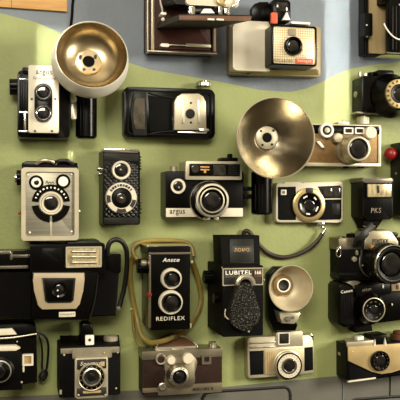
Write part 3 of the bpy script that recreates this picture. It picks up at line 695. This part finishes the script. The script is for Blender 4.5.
t.poly('flash_window', 'flashpane', [(391.4,283.4),(408,281.8),(408.6,290.2),(391.8,291.4)], 33.4, 29, .5)
B(t).rr(396.5,284.5,399,289,.5,34.2,33,.3).build('flash_bar', M['rust'])
rg = t.lathe('lens_mount', 'bakelite', 374,309.8, [(16.5,29),(16,33),(13.2,38),(12.4,41)], 41)
B(t).lathe(374,309.8,[(12.2,40.4),(12.1,41.6),(11.4,41.8),(11,41)],41.4,seg=60).build('silver_ring', M['silver'], rg)
t.lathe('lens_face', 'blackmetal', 374,309.8, [(11.2,40),(11,41.2),(5,40),(4.6,39.4)], 41, parent=rg)
B(t).ticks(374,309.8,8.2,9,2.2,.6,41.0,20,340).build('ring_lettering', M['browink'], rg)
t.lens(374,309.8,39.4,4.8, parent=rg)
g = B(t); g.poly([(345.5,282.6),(351,280.9),(358.5,281),(361.5,282.8),(356,285),(354.5,290),(353,285.5)],31.5,8,.5); g.build('shutter_button', M['satin'])
B(t).rr(382.3,284.6,384,288.2,.4,33.8,32,.3).build('white_mark', M['white'])
B(t).rr(391.5,303.5,393,306,.5,31,29,.3).build('front_stud', M['satin'])
t.poly('lower_block', 'soft', [(354,323.5),(371,321),(373,331),(356,333)], 22, 3, .8)  # black block below the body

# ---------------------------------------------------------------- big black instant camera, left
t = Thing('instant_camera', 'large black instant camera with tan lens surround and pale flash window', 'camera', 60, 282, G)
t.poly('body', 'blackmetal', [(-40,272),(104,270),(119.5,272.5),(116,316),(30,319),(-40,317)], 34, .2, 1.6)
t.rr('left_rail', 'bakelite', -40,252,34,269, 1.5, 36, .3, 1.4)
g = B(t); g.rr(-40,251.5,11,254,.6,37.5,34,.4); g.rr(10,254.6,30,257.4,.8,38,34,.5); g.rr(-40,266.6,28,268.4,.5,37.4,34,.4); g.rr(10,252,12.4,260,.6,38.4,34,.4); g.build('rail_trim', M['chrome'])
t.rr('main_block', 'bakelite', 30,244,105,276, 2, 46, .3, 1.6)
t.poly('front_block', 'bakelite', [(32,272),(99,272),(89.5,320),(31,320)], 50, 4, 1.6)
B(t).rr(42,248,62,262,1,46.6,45,.5).build('recessed_panel', M['blackmetal'])
t.poly('top_lid', 'darkgrey', [(66,246.4),(68,241.5),(99,240.5),(103,245.6)], 44, 2, .8)
fw = t.rr('flash_window', 'flashpane', 66.6,247.6,101,266.4, .8, 48, 44, .5)
B(t).frame(65.8,246.8,101.8,267.2,1,1.4,48.8,45).build('window_frame', M['silver'], fw)
g = B(t)
for y in (251.6,257,262.4): g.rod((71,y,47.8),(97,y,47.8),1.5,bev=.9)
g.build('flash_bar', M['satin'], fw)  # satin rods stand in for highlight bars across the flash window
t.poly('lens_surround', 'tan', [(33.3,273.2),(84.5,273),(84.6,279),(83.2,291),(80,304),(76,309),(42,309.6),(37.8,305.5),(34.2,291),(33,280)], 53, 48, .8).data.materials[0] = mat('beige_plastic','#ab9a7c',.42,var=.06)
B(t).poly([(42.3,278),(75.8,278),(73.6,300.5),(71,302.8),(48,303.2),(45,301)],54.2,51,.6).build('lens_panel', M['darkgrey'])
B(t).poly([(44.4,279.6),(73.8,279.6),(71.8,299.8),(70.2,301.4),(48.8,301.6),(46.4,299.6)],54.8,53,.4).build('panel_inset', M['bakelite'])
rg = t.lathe('lens_ring', 'bakelite', 59.3,289.8, [(8.8,54),(8.6,57),(7.4,58),(5.6,57.4),(5,55.5)], 57.5)
t.lens(59.3,289.8,55.6,5.2, parent=rg)
g = B(t); g.ball(57.6,290.5,57.6,.8); g.ball(58,296.4,57.6,.9); g.build('lens_pin', M['white'], rg)
lb = t.rr('label_plate', 'cream', 59,312.2,75.4,316.6, .4, 51, 49.5, .3)
t.text('lettering', 'ink', 'Colorpack II', 67.2,314.4, 14,2.6, 51.1, parent=lb)
B(t).rr(105,254,121,273,1.5,32,.4,1).build('hinge_block', M['bakelite'])
B(t).tube([(90,318,50.6),(95,300,50.6),(98,275,50.6)],.5,.4).build('edge_line', M['darkgrey'])
t.tube('carry_strap', 'strapblack', [(107.5,256,34),(107.6,249,36),(110,242.5,37),(115.5,239.6,37),(121.5,241.5,36),(125.8,248,34),(127,258,31),(126.5,272,28),(124.5,287,25),(121.5,299,24),(119,308,24)], 2.3, 1.2)
B(t).rr(115.6,306.6,120.6,311,.8,27,20,.5).build('strap_clip', M['chrome'])

# ---------------------------------------------------------------- black twin lens with amber strap
t = Thing('twin_lens_camera', 'black twin lens camera with name in capitals and looped amber strap', 'camera', 168, 290, G)
t.rr('body', 'bakelite', 150,253,190,329, 1.2, 50, .2, 1)
lid = t.rr('hood_lid', 'blackmetal', 147.6,246.5,190.2,253.8, 1, 47, 2, .9)
g = B(t); g.rr(147.4,245.6,190.2,247,.5,46,6,.4); g.rr(149,252.8,190.6,254,.4,50.6,30,.3); g.build('hood_edge', M['chrome'], lid)
t.text('lettering', 'white', 'Ansco', 171,259.8, 17,4, 50.3, shear=.3, bold=.005)
t.text('lettering', 'cream', 'REDIFLEX', 170.6,318.4, 28.5,3.8, 50.3, bold=.0)
for cy,r,cx in ((278.8,10.6,171.6),(302.6,12.2,171)):
    rg = t.lathe('lens_ring', 'cream', cx,cy, [(r,49),(r,53.5),(r-.6,54.6),(r-2.6,54.4),(r-3,53)], 54.4, seg=56)
    t.lathe('lens_barrel', 'bakelite', cx+1.4,cy+.3, [(r-2.8,52),(r-2.8,58),(r-3.4,59.2),(r-4.4,58.6),(r-5,56)], 58.5, parent=rg)
    t.lens(cx+1.4,cy+.3,56,r-4.6, parent=rg)
k = t.rod('winding_knob', 'bakelite', (146,266,22),(137,266,22), 7, flute=.4, seg=36)
B(t).rod((146.4,263,30),(141,263,30),3.2).build('knob_cap', M['silver'], k)
g = B(t); g.rod((150.2,272,40),(150.2,293,40),.8); g.rr(149.4,255,150.9,328,.4,50.6,46,.3); g.build('side_rod', M['chrome'])
t.lathe('red_button', 'red', 149.8,295, [(2.2,40),(2.1,52),(1.2,52.6),(1,51.8),(0,51.8)], 52, seg=20)
g = B(t); g.rod((190,262,28),(193,262,28),2); g.rr(189.4,323.5,191.6,328,.5,46,34,.4); g.build('side_catch', M['silver'])
s1 = t.tube('neck_strap', 'straptan', [(141,262,12),(134,257,10),(131,264,6),(130.4,280,5),(133,300,5),(137,318,7),(141,334,14),(149,342,20),(160,341.5,24),(172,337.5,24),(185,330,16),(195,318,8),(201,302,5),(199.5,284,5),(195,268,8),(191.5,259,14)], 2.4, .9)
t.tube('neck_strap', 'straptan', [(139,262,10),(133,251,5),(138,243.5,4),(150,240.6,4),(168,240.2,4),(184,241.6,4),(191.5,246.5,6),(194,256,9)], 2.0, .8)
t.tube('strap_tail', 'straptan', [(133,296,4),(132.4,312,4),(134,330,5),(137,342,16),(140,346,20)], 1.2, .6)
B(t).ball(131.4,309,8,.9).build('strap_rivet', M['white'], s1)

# ---------------------------------------------------------------- black twin lens with pebbled lens cap
t = Thing('twin_lens_camera', 'black twin lens camera with raised hood and pebbled double lens cover', 'camera', 238, 288, G)
t.rr('body', 'leather', 222.6,266,263,335.5, 1, 60, .2, 1.2)
h = t.hexa('focusing_hood', 'leather', [(219.5,235.4,44),(259.6,235.4,44),(260.4,267,50),(222,267,50)], [(212.8,234.6,18),(252,234.6,18),(252,265.6,18),(214,265.6,18)], 1)
B(t).hexa([(229.6,239,45.6),(253.6,239,45.6),(254.2,263.2,50),(229.8,263.2,50)],[(229.6,239,43),(253.6,239,43),(254.2,263.2,47),(229.8,263.2,47)],.6).build('hood_panel', M['darkgrey'], h)
B(t).hexa([(231.6,245.6,47),(252,245.6,47),(252.2,254,48.4),(231.8,254,48.4)],[(231.6,245.6,45),(252,245.6,45),(252.2,254,46),(231.8,254,46)],.5).build('name_plate', M['ink'], h)
t.text('lettering', 'tan', 'ЛОМО', 241.8,249.8, 15,3.8, 49, parent=h, bold=.018)
np_ = t.rr('front_label', 'ink', 222.8,268.6,263,284.8, .5, 61, 59, .3)
B(t).frame(222.6,268.4,263.2,285,.6,1,61.6,59.5).build('label_border', M['silver'], np_)
t.text('lettering', 'white', 'LUBITEL', 238.6,272.6, 26,4, 61.3, parent=np_, bold=.018)
t.text('lettering', 'greyink', 'UNIVERSAL', 230.8,276.4, 12,2.2, 61.3, parent=np_)
bd = t.rr('number_badge', 'rust', 254,270,262,277, .4, 61.8, 60, .3, parent=np_)
t.text('lettering', 'white', '166', 258,272.4, 6,3.6, 61.9, parent=np_, bold=.02)
B(t).arc(245.6,284.6,7.6,10.6,0,180,66,59).build('lens_rim', M['satin'])
B(t).arc(245.6,285.2,6.2,8.2,0,180,69,60).build('inner_rim', M['chrome'])
pts = []
for a in range(20,161,10): pts.append((245.8+9.6*math.cos(math.radians(a)), 292-9.6*math.sin(math.radians(a))))
for a in range(155,386,10): pts.append((245.2+16*math.cos(math.radians(a)), 314.6-16*math.sin(math.radians(a))))
cap = t.poly('lens_cover', 'pebble', pts, 70, 59, 2.2)
g = B(t); g.tube([(225.5,309,62),(225,315,64),(227.5,318.6,66),(230.5,319.5,66)],.7,.7); g.ball(225.4,316.5,64,1.2); g.ball(248.6,331.4,66,1.2); g.build('cover_chain', M['silver'])
g = B(t); g.rod((214,277,22),(203.5,277,22),6.5,flute=.4,seg=36); g.rod((218,298,44),(213.5,298,44),5); g.build('winding_knob', M['bakelite'])
B(t).ball(222.8,267.6,58,1.2).build('hood_stud', M['white'])
B(t).ball(264,280,40,1.2).build('side_stud', M['satin'])

# ---------------------------------------------------------------- small flash bowl
t = Thing('flash_gun', 'small cream flash bowl standing on the silver camera at the bottom', 'flash', 285, 295, GF)
bd = t.poly('body', 'bakelite', [(269,274),(276,267),(290,267),(292,318),(298,325),(296,331),(275,331),(269,318)], 20, 8, 1.5)
t.lathe('reflector', 'bowl', 291,288.2, [(8,24),(13,25.5),(17,29),(20,34.5),(21.8,40),(22.6,43)], 43, seg=60).data.materials[0] = mat('matte_reflector_metal','#cfc2a4',.5,.3,bump=.2,bscale=90,var=.1)
t.lathe('rim', 'silver', 291,288.2, [(22.4,41),(23.4,42.4),(23.2,43.8),(22.4,43.8)], 43, seg=60)
t.lathe('reflector_shell', 'cream', 291,288.2, [(8,22.6),(13.6,24.6),(17.8,28.3),(20.8,34),(22.6,40),(23.2,43)], 43, seg=60)
so_ = t.lathe('socket_cone', 'gold', 283.8,285.4, [(10.6,25.6),(10.2,30),(7.2,32)], 31)
so_.data.materials[0] = mat('dull_bronze','#8e7447',.4,.6)
t.lathe('socket_ring', 'white', 283.8,285.4, [(7.2,31),(7,32.8),(5.8,33),(5.4,31)], 32.5, parent=so_)
t.lathe('bulb_opening', 'ink', 283.8,285.4, [(5.5,32),(4,30),(0,29)], 32, parent=so_)
t.poly('bracket', 'silver', [(278,311),(284,313.4),(299,312),(301,314),(297.6,320),(295,324),(282,323.4),(280.4,318)], 34, 18, .9)
g = B(t); g.rod((288,319,34),(288,319,37),2.4); g.rod((293,317.4,34),(293,317.4,36),1.4); g.build('bracket_screw', M['chrome'])

# ---------------------------------------------------------------- silver camera at the bottom
t = Thing('viewfinder_camera', 'silver camera with black end panels under the small flash bowl', 'camera', 281, 357, G, ds=.5)
t.poly('body', 'silver', [(247.4,339.5),(250,337.4),(308,334.8),(313,337.4),(314,345),(314.4,372),(312,374.4),(262,377.4),(250,379.4),(247.6,376)], 24, .2, 1.4)
t.poly('end_leather', 'leather', [(249.4,351.2),(263.6,350.6),(263.8,374.4),(250.4,375.4)], 25, 23, .5)
t.poly('end_leather', 'leather', [(304.6,347.6),(313,346.8),(313.4,370),(304.6,371.4)], 25, 23, .5)
fb = t.poly('finder_block', 'silver', [(276.4,333.2),(278,331.8),(301,330.8),(303,332.2),(303.4,346),(276,347.2)], 27, 3, .9)
B(t).rr(279.2,333.6,289,343.6,.6,27.8,26,.3).build('finder_window', M['window'], fb)
g = B(t); g.frame(278.4,332.8,289.8,344.4,.6,.9,28.4,26); g.build('window_frame', M['white'], fb)
g = B(t); g.poly([(250,342.6),(275.6,341.4),(275.6,343),(250,344.2)],25.6,23,.3); g.poly([(250,347),(275.6,346),(275.6,347.4),(250,348.6)],25.6,23,.3); g.build('top_ledge', M['satin'])
pl = t.poly('front_plate', 'beige', [(264.4,350.4),(304,348.2),(304,372.6),(264.4,375)], 26.2, 23, .5)
g = B(t)
for i in range(5): g.rr(265.6+i*2.1,352,266.6+i*2.1,373,.2,26.9,25.6,.2)
g.build('plate_rib', M['tan'], pl)
t.rod('shutter_dial', 'bakelite', (308,341,12),(308,335.6,12), 5.6, flute=.3, seg=36)
B(t).poly([(303.6,334.4),(311.5,333.8),(313.4,336),(304,336.6)],20,3,.5).build('winding_cap', M['chrome'])
rg = t.lathe('lens_barrel', 'silver', 289.4,366, [(15.4,25),(15.4,29),(14.2,30),(14.2,36),(12.8,37.5),(12.4,40)], 40, seg=72, flute=.25, frange=(2,3))
t.lathe('dark_ring', 'bakelite', 289.4,366, [(13.3,38.8),(13.3,40.6),(12,41.2)], 40, seg=60, parent=rg)
t.lathe('front_ring', 'cream', 289.4,366, [(12.2,39.6),(11.8,40.8),(8.4,41.2),(8,42)], 40.8, seg=60, parent=rg)
t.lathe('lens_rim', 'chrome', 289.4,366, [(8.2,40.6),(8,43),(7,43.6),(6,43),(5.8,41.5)], 43, parent=rg)
t.lens(289.4,366,41.6,6, parent=rg)
B(t).ticks(289.4,366,10.2,22,.6,1.4,41.3).build('dial_marking', M['greyink'], rg)

# ---------------------------------------------------------------- brown leather camera with hump
t = Thing('viewfinder_camera', 'brown leather and silver camera with rounded hump on top', 'camera', 181, 370, G)
t.rr('body', 'brown', 142.4,353.4,222,391.6, [3,2,2,3], 24, .2, 1.4)
g = B(t); g.rr(142,351.6,222.3,356.4,1,25.4,.5,.6); g.rr(158,385.8,222,392,1,25.4,.5,.6); g.rr(142.6,388.5,160,392,.8,25.2,.5,.5); g.build('metal_trim', M['oldsilver'])
pts = [(154,353.5)]+[(176.6+22*math.cos(math.radians(a)),353.5-18*math.sin(math.radians(a))) for a in range(175,4,-9)]+[(199,353.5)]
hp = t.poly('shutter_hump', 'rust', pts, 17, 4, 1)
B(t).tube([(x,y,17.2) for x,y in pts[1:-1]],.9,.8,n=3).build('hump_rim', M['satin'], hp)
g = B(t); g.rr(156,347.4,196,350.2,.8,20,8,.5); g.rr(172,348.6,184,351.8,.6,22,10,.4); g.build('accessory_shoe', M['satin'])
g = B(t); g.rr(160,349.8,197,352,.6,21,8,.4); g.rod((199.4,352,14),(199.4,348.4,14),2.8); g.rod((205.4,352,14),(205.4,349,14),2); g.build('top_fitting', M['blackmetal'])
k = t.rod('winding_knob', 'satin', (212.4,352,13),(212.4,341.6,13), 3.9, flute=.3, seg=32)
B(t).rod((218.4,352,13),(218.4,348.4,13),2.4).build('shutter_button', M['blackmetal'])
fp = t.poly('front_plate', 'oldsilver', [(166,358),(173,355),(190,354.8),(196,358.4),(197.4,364),(194.6,371),(195.4,380),(190,387.5),(168,387.5),(164.4,380),(166,371),(163,364)], 27, 23, .8, smooth=3)
for x,y,r in ((171.4,360.6,4.5),(188.4,358.8,5.6)):
    t.lathe('setting_knob', 'cream', x,y, [(r,26),(r,31.4),(r-.7,32.2),(0,32.4)], 32, flute=.25, seg=48)
rg = t.lathe('side_dial', 'satin', 161,359.6, [(5.6,24),(5.6,27),(4.8,27.6),(3.4,27.4),(0,27)], 27.4)
B(t).lathe(161,359.6,[(3.6,27.4),(3,27.8),(0,27.6)],27.5).build('dial_centre', M['brown'], rg)
rg = t.lathe('lens_mount', 'satin', 179.6,376.8, [(11.6,26),(11.6,30),(10.4,31.5),(10.4,37),(9.4,39),(7.2,39.6),(6.6,38)], 39, seg=60)
B(t).ticks(179.6,376.8,8.2,16,.7,1.1,39.9).build('dial_marking', M['ink'], rg)
t.lathe('inner_ring', 'bakelite', 179.6,376.8, [(6.9,38),(6.6,39.2),(4.8,37.6)], 39, parent=rg)
t.lens(179.6,376.8,37.4,5, parent=rg)
B(t).frame(202,354.6,211.4,364.2,1,2.2,27,23).build('finder_frame', M['oldsilver'])
B(t).rr(204,356.4,209.6,362.4,.3,25,23,.2).build('finder_window', M['window'])
B(t).lathe(162.6,387,[(4.2,25),(4.1,27),(3.2,27.4),(2.6,26.6),(0,26.6)],27).build('bottom_dial', M['satin'])
t.text('lettering', 'ink', 'MERCURY II', 203,389, 20,3, 25.6, bold=.02)
B(t).rr(173.6,391,178,393.2,.6,20,10,.4).build('tripod_lug', M['darkgrey'])

# ---------------------------------------------------------------- boxy camera with framed lens plate
t = Thing('folding_camera', 'boxy black camera with framed lens plate and folding eye-level finder', 'camera', 90, 365, G)
t.rr('body', 'leather', 59,346.5,120.4,394.6, 1.5, 38, .2, 1)
t.hexa('top_cover', 'blackmetal', [(60,349,34),(120,348,34),(120,352,34),(60,352,34)], [(60,335.4,6),(119,335,6),(119,352,6),(60,352,6)], 1)
g = B(t); g.poly([(60.5,348.6),(119.6,346.6),(119.8,352.6),(60.5,354)],38.8,30,.5); g.rr(72.5,349.4,112,357.4,.8,41,30,.6); g.build('top_bracket', M['satin']).data.materials[0] = mat('dull_grey_metal','#857e6a',.45,.2,var=.15)
fp = t.rr('front_plate', 'silver', 75,358,108,397, 2, 47, 30, .8)
g = B(t); g.rr(77,360,106.4,368.4,.6,47.8,46,.3); g.rr(77,388.6,106.4,395,.6,47.8,46,.3); g.build('black_banner', M['ink'], fp)
t.text('lettering', 'cream', 'Spartus', 90.6,363.8, 21,4.8, 48, parent=fp, shear=.3)
B(t).rr(100.8,361.8,104.6,366,.4,48.4,47,.2).build('badge_dot', M['tan'], fp)
B(t).rr(83,391.2,101,392.6,.3,48.2,47.5,.2).build('banner_line', M['tan'], fp)
rg = t.lathe('lens_ring', 'silver', 91.8,377.4, [(14,46.5),(14,50),(13.2,50.8),(12.4,50.4)], 50.4, seg=60)
t.lathe('dark_ring', 'bakelite', 91.8,377.4, [(12.6,49),(12.2,50.8),(9.8,51.4),(9.6,50)], 51, parent=rg)
B(t).ticks(91.8,377.4,11,14,.7,.9,51.3).build('dial_marking', M['tan'], rg)
t.lathe('inner_ring', 'satin', 91.8,377.4, [(9.8,50),(9.4,52.6),(8.2,53),(7.2,52)], 52.5, parent=rg)
t.lathe('shutter_face', 'darkgrey', 91.8,377.4, [(7.6,52),(7,52.6),(4.6,52),(4.4,51)], 52.4, parent=rg)
t.lens(91.8,377.4,51,4.8, parent=rg)
g = B(t); g.ball(116,388.4,38.4,1.1); g.ball(117.6,352.6,39,1); g.ball(64,355,38.4,1.2); g.ball(78.4,395,47.4,1.2); g.ball(105.4,395,47.4,1.2); g.rr(59.6,390,61.8,394.4,.4,39,30,.3); g.build('corner_screw', M['silver'])
v = t.poly('eye_level_finder', 'bakelite', [(80.4,340),(80.8,326),(83.5,323.8),(89.6,323.4),(92.6,325.6),(94,336),(94,347.5),(86,347.5)], 36, 14, .9)
B(t).rr(85.4,335.4,94,344.8,.5,38.6,35,.4).build('finder_face', M['white'], v)
B(t).lathe(89.8,340,[(1.5,38.6),(1.4,39.2),(0,39.2)],39,seg=16).build('finder_hole', M['ink'], v)
k = t.rod('winding_knob', 'satin', (110.8,348,20),(110.8,341,20), 4.2, seg=32)
B(t).rod((110.8,341.6,20),(110.8,335.4,20),6.8,bev=1.2,flute=.35,seg=40).build('knob_cap', M['silver'], k)
g = B(t); g.rod((98.4,350,32),(98.4,345.4,32),1.6); g.rod((107,350,30),(107,346,30),1.4); g.ball(104,353,41,1.3); g.build('shutter_release', M['gold'])

# ---------------------------------------------------------------- folding camera, bottom left corner
t = Thing('folding_camera', 'black camera with square cream finder and looped cord, bottom left corner', 'camera', 15, 360, G)
t.poly('body', 'bakelite', [(-60,340),(0,339),(36.6,336.5),(37.2,382.5),(20,385),(-60,390)], 30, .2, 1.2)
t.poly('top_cover', 'blackmetal', [(-60,338),(-60,326),(20,323),(34,323.6),(36.4,328),(36.6,337)], 26, .6, 1.4)
g = B(t); g.tube([(-30,339.2,30),(0,338.4,30.4),(18,336.8,30.4),(36.6,333.8,30)],.9,.8); g.build('top_rim', M['satin'])
g = B(t); g.poly([(-20,336.6),(-20,330.6),(12,328.6),(16.8,334.6)],31,22,.5); g.build('name_plate', M['cream'])
fb = t.poly('front_block', 'blackmetal', [(-60,352),(21.6,351),(22.4,390),(-60,393)], 38, 4, 1.2)
t.poly('cream_bar', 'cream', [(-60,347.6),(16,346.2),(20.4,348.6),(16,351),(-60,352.4)], 39, 28, .7)
f = B(t).frame(22.4,354.6,33.4,365.6,.6,1.7,34,29).build('finder_frame', M['cream'])
t.rr('finder_window', 'amber', 24,356.4,31.8,363.8, .3, 32, 29, .2, parent=f).data.materials[0] = mat('straw_window','#a98f5e',.3,var=.2)
B(t).rr(22.6,365,24.4,372,.4,33,29,.3).build('finder_leg', M['cream'], f)
rg = t.lathe('lens_ring', 'blackmetal', 0,371.6, [(14.4,37),(14.4,42),(12,43)], 42.5)
t.lathe('silver_ring', 'satin', 0,371.6, [(11.4,42.4),(11.2,44),(10,44.2),(9.6,43)], 43.8, seg=56, parent=rg)
t.lathe('inner_ring', 'bakelite', 0,371.6, [(9.8,43),(9.4,44.4),(6.4,45.4),(6,44)], 44.5, parent=rg)
t.lens(0,371.6,44,6, parent=rg)
g = B(t); g.ball(21.6,382.3,38.4,1.1); g.ball(17,341.6,30.6,.8); g.build('front_screw', M['silver'])
t.tube('cord_loop', 'strapblack', [(35.6,332.6,22),(41,333.6,22),(46,337.6,20),(48.2,345,16),(48,357,12),(46.4,369,10),(43,376,10),(40.4,379.6,10),(42.6,380.6,10),(46,377,11),(46.8,372,12),(43.4,370.8,13),(40.4,374.4,13),(39.2,378,13)], 1.1, 1.1)
t.tube('cord_loop', 'strapblack', [(35.8,331.4,24),(39,336,24),(41.4,344,20),(42.4,356,15),(42,366,12),(42.8,371,12)], .9, .9)

# ---------------------------------------------------------------- black and gold camera, bottom right corner
t = Thing('viewfinder_camera', 'black camera with gold pointed front panel, bottom right corner', 'camera', 385, 360, G, roll=3, ds=.78)
t.poly('body', 'blackmetal', [(346.4,345),(444,338.4),(448,342),(448,367),(445,370),(349,382.6),(346.6,380)], 34, .2, 1.4)
t.poly('gold_panel', 'gold', [(348,347),(444,340.4),(444,356),(392,372.5),(382,374.4),(372,372),(348.4,361)], 36, 32, .6).data.materials[0] = mat('dull_gold_panel','#bda574',.45,.3,var=.1)
t.poly('lower_cover', 'leather', [(348.4,363),(371.6,374),(381,376.2),(392,374.4),(444,358),(444,368.4),(349.4,380.4)], 35, 32, .4)
B(t).poly([(348.6,381),(376,377.4),(376,379),(348.6,382.8)],36,30,.4).build('bottom_trim', M['cream'])
tp = t.hexa('top_plate', 'silver', [(346.6,342.4,34.8),(374,340.2,34.8),(374,344.9,34.8),(346.6,346.8,34.8)], [(344,338.6,6),(373,336.4,6),(374,345,6),(346.6,347,6)], .4)
B(t).poly([(357.4,343.4),(357.4,337),(364,336.2),(364.4,342.8)],24,14,.8).build('shutter_button', M['white'], tp)
v = t.poly('viewfinder', 'blackmetal', [(373.4,346),(373.6,336),(387.4,334.4),(388,345)], 34, 6, .7)
g = B(t); g.poly([(373.6,346.8),(375.4,339),(376.2,346.6)],36.6,33,.2); g.poly([(384.2,346),(385.2,337.6),(387.2,345.8)],36.6,33,.2); g.build('finder_edge', M['cream'], v)
k = t.rod('winding_knob', 'rust', (399.5,341,16),(399.5,333.6,16), 9.4, bev=1, flute=.3, seg=48)
B(t).rod((399.5,334,16),(399.5,330.6,16),7,bev=1.2).build('knob_cap', M['rust'], k)
rg = t.lathe('lens_ring', 'bakelite', 381,361.2, [(10,35),(10,40),(9,41.2),(6.6,40.6),(6,39)], 40.8, seg=56)
B(t).ticks(381,361.2,7.8,12,.5,.8,41.1).build('dial_marking', M['greyink'], rg)
t.lens(381,361.2,39,6, parent=rg)
B(t).rr(340.2,352.6,342.4,363,.6,14,6,.4).build('strap_lug', M['silver'])
g = B(t); g.ball(352.6,351.6,36.2,.7); g.build('panel_screw', M['cream'])

# ---------------------------------------------------------------- light
def area(name, loc, target, size, energy, color, size_y=None, spread=None):
    l = bpy.data.lights.new(name, 'AREA'); l.energy = energy; l.color = color; l.size = size
    if size_y: l.shape = 'RECTANGLE'; l.size_y = size_y
    if spread: l.spread = math.radians(spread)
    o = bpy.data.objects.new(name, l); COL.objects.link(o); o.location = loc
    o.rotation_euler = (Vector(target)-Vector(loc)).to_track_quat('-Z','Y').to_euler(); return o
area('room_lamp', (1.9,-1.7,.45), (.05,0,0), .6, 52, (1,.93,.77))
area('fill_lamp', (-.55,-2.4,1.0), (-.05,0,0), 1.2, 42, (1,.93,.77), size_y=.6)  # added soft fill light from the front left
# two narrow spots that leave bright upright strips on the wall
p = on_wall(337,50); area('spot_strip', (p.x,-.75,p.z+.3), p, .044, .082, (1,1,.9), size_y=.25, spread=.8)
p = on_wall(56,95); area('spot_strip', (p.x,-.75,p.z+.55), p, .058, .06, (1,1,.86), size_y=.17, spread=1.2)

w = bpy.data.worlds.new('room'); SC.world = w; w.use_nodes = True
nt = w.node_tree; bg = nt.nodes['Background']
tc = nt.nodes.new('ShaderNodeTexCoord'); sp = nt.nodes.new('ShaderNodeSeparateXYZ'); nt.links.new(tc.outputs['Generated'], sp.inputs[0])
mr = nt.nodes.new('ShaderNodeMapRange'); mr.inputs[1].default_value = -1; mr.inputs[2].default_value = 1; nt.links.new(sp.outputs['Z'], mr.inputs[0])
rp = nt.nodes.new('ShaderNodeValToRGB'); nt.links.new(mr.outputs[0], rp.inputs['Fac'])
e = rp.color_ramp.elements; e[0].position = .1; e[0].color = (.05,.04,.025,1); e[1].position = .95; e[1].color = (.95,.86,.68,1)
x = e.new(.5); x.color = (.27,.225,.16,1); x = e.new(.66); x.color = (.36,.30,.215,1)
ns = nt.nodes.new('ShaderNodeTexNoise'); ns.inputs['Scale'].default_value = 2.2; nt.links.new(tc.outputs['Generated'], ns.inputs['Vector'])
r2 = nt.nodes.new('ShaderNodeValToRGB'); r2.color_ramp.elements[0].position = .4; r2.color_ramp.elements[0].color = (.35,.33,.3,1); r2.color_ramp.elements[1].position = .62; r2.color_ramp.elements[1].color = (1.4,1.35,1.3,1)
nt.links.new(ns.outputs['Fac'], r2.inputs['Fac'])
mx = nt.nodes.new('ShaderNodeMix'); mx.data_type = 'RGBA'; mx.blend_type = 'MULTIPLY'; mx.inputs[0].default_value = 1
nt.links.new(rp.outputs['Color'], mx.inputs[6]); nt.links.new(r2.outputs['Color'], mx.inputs[7]); nt.links.new(mx.outputs[2], bg.inputs['Color'])
bg.inputs['Strength'].default_value = .95

vs = SC.view_settings; vs.view_transform = 'Standard'; vs.look = 'None'; vs.exposure = .17; vs.gamma = 1; vs.use_curve_mapping = False
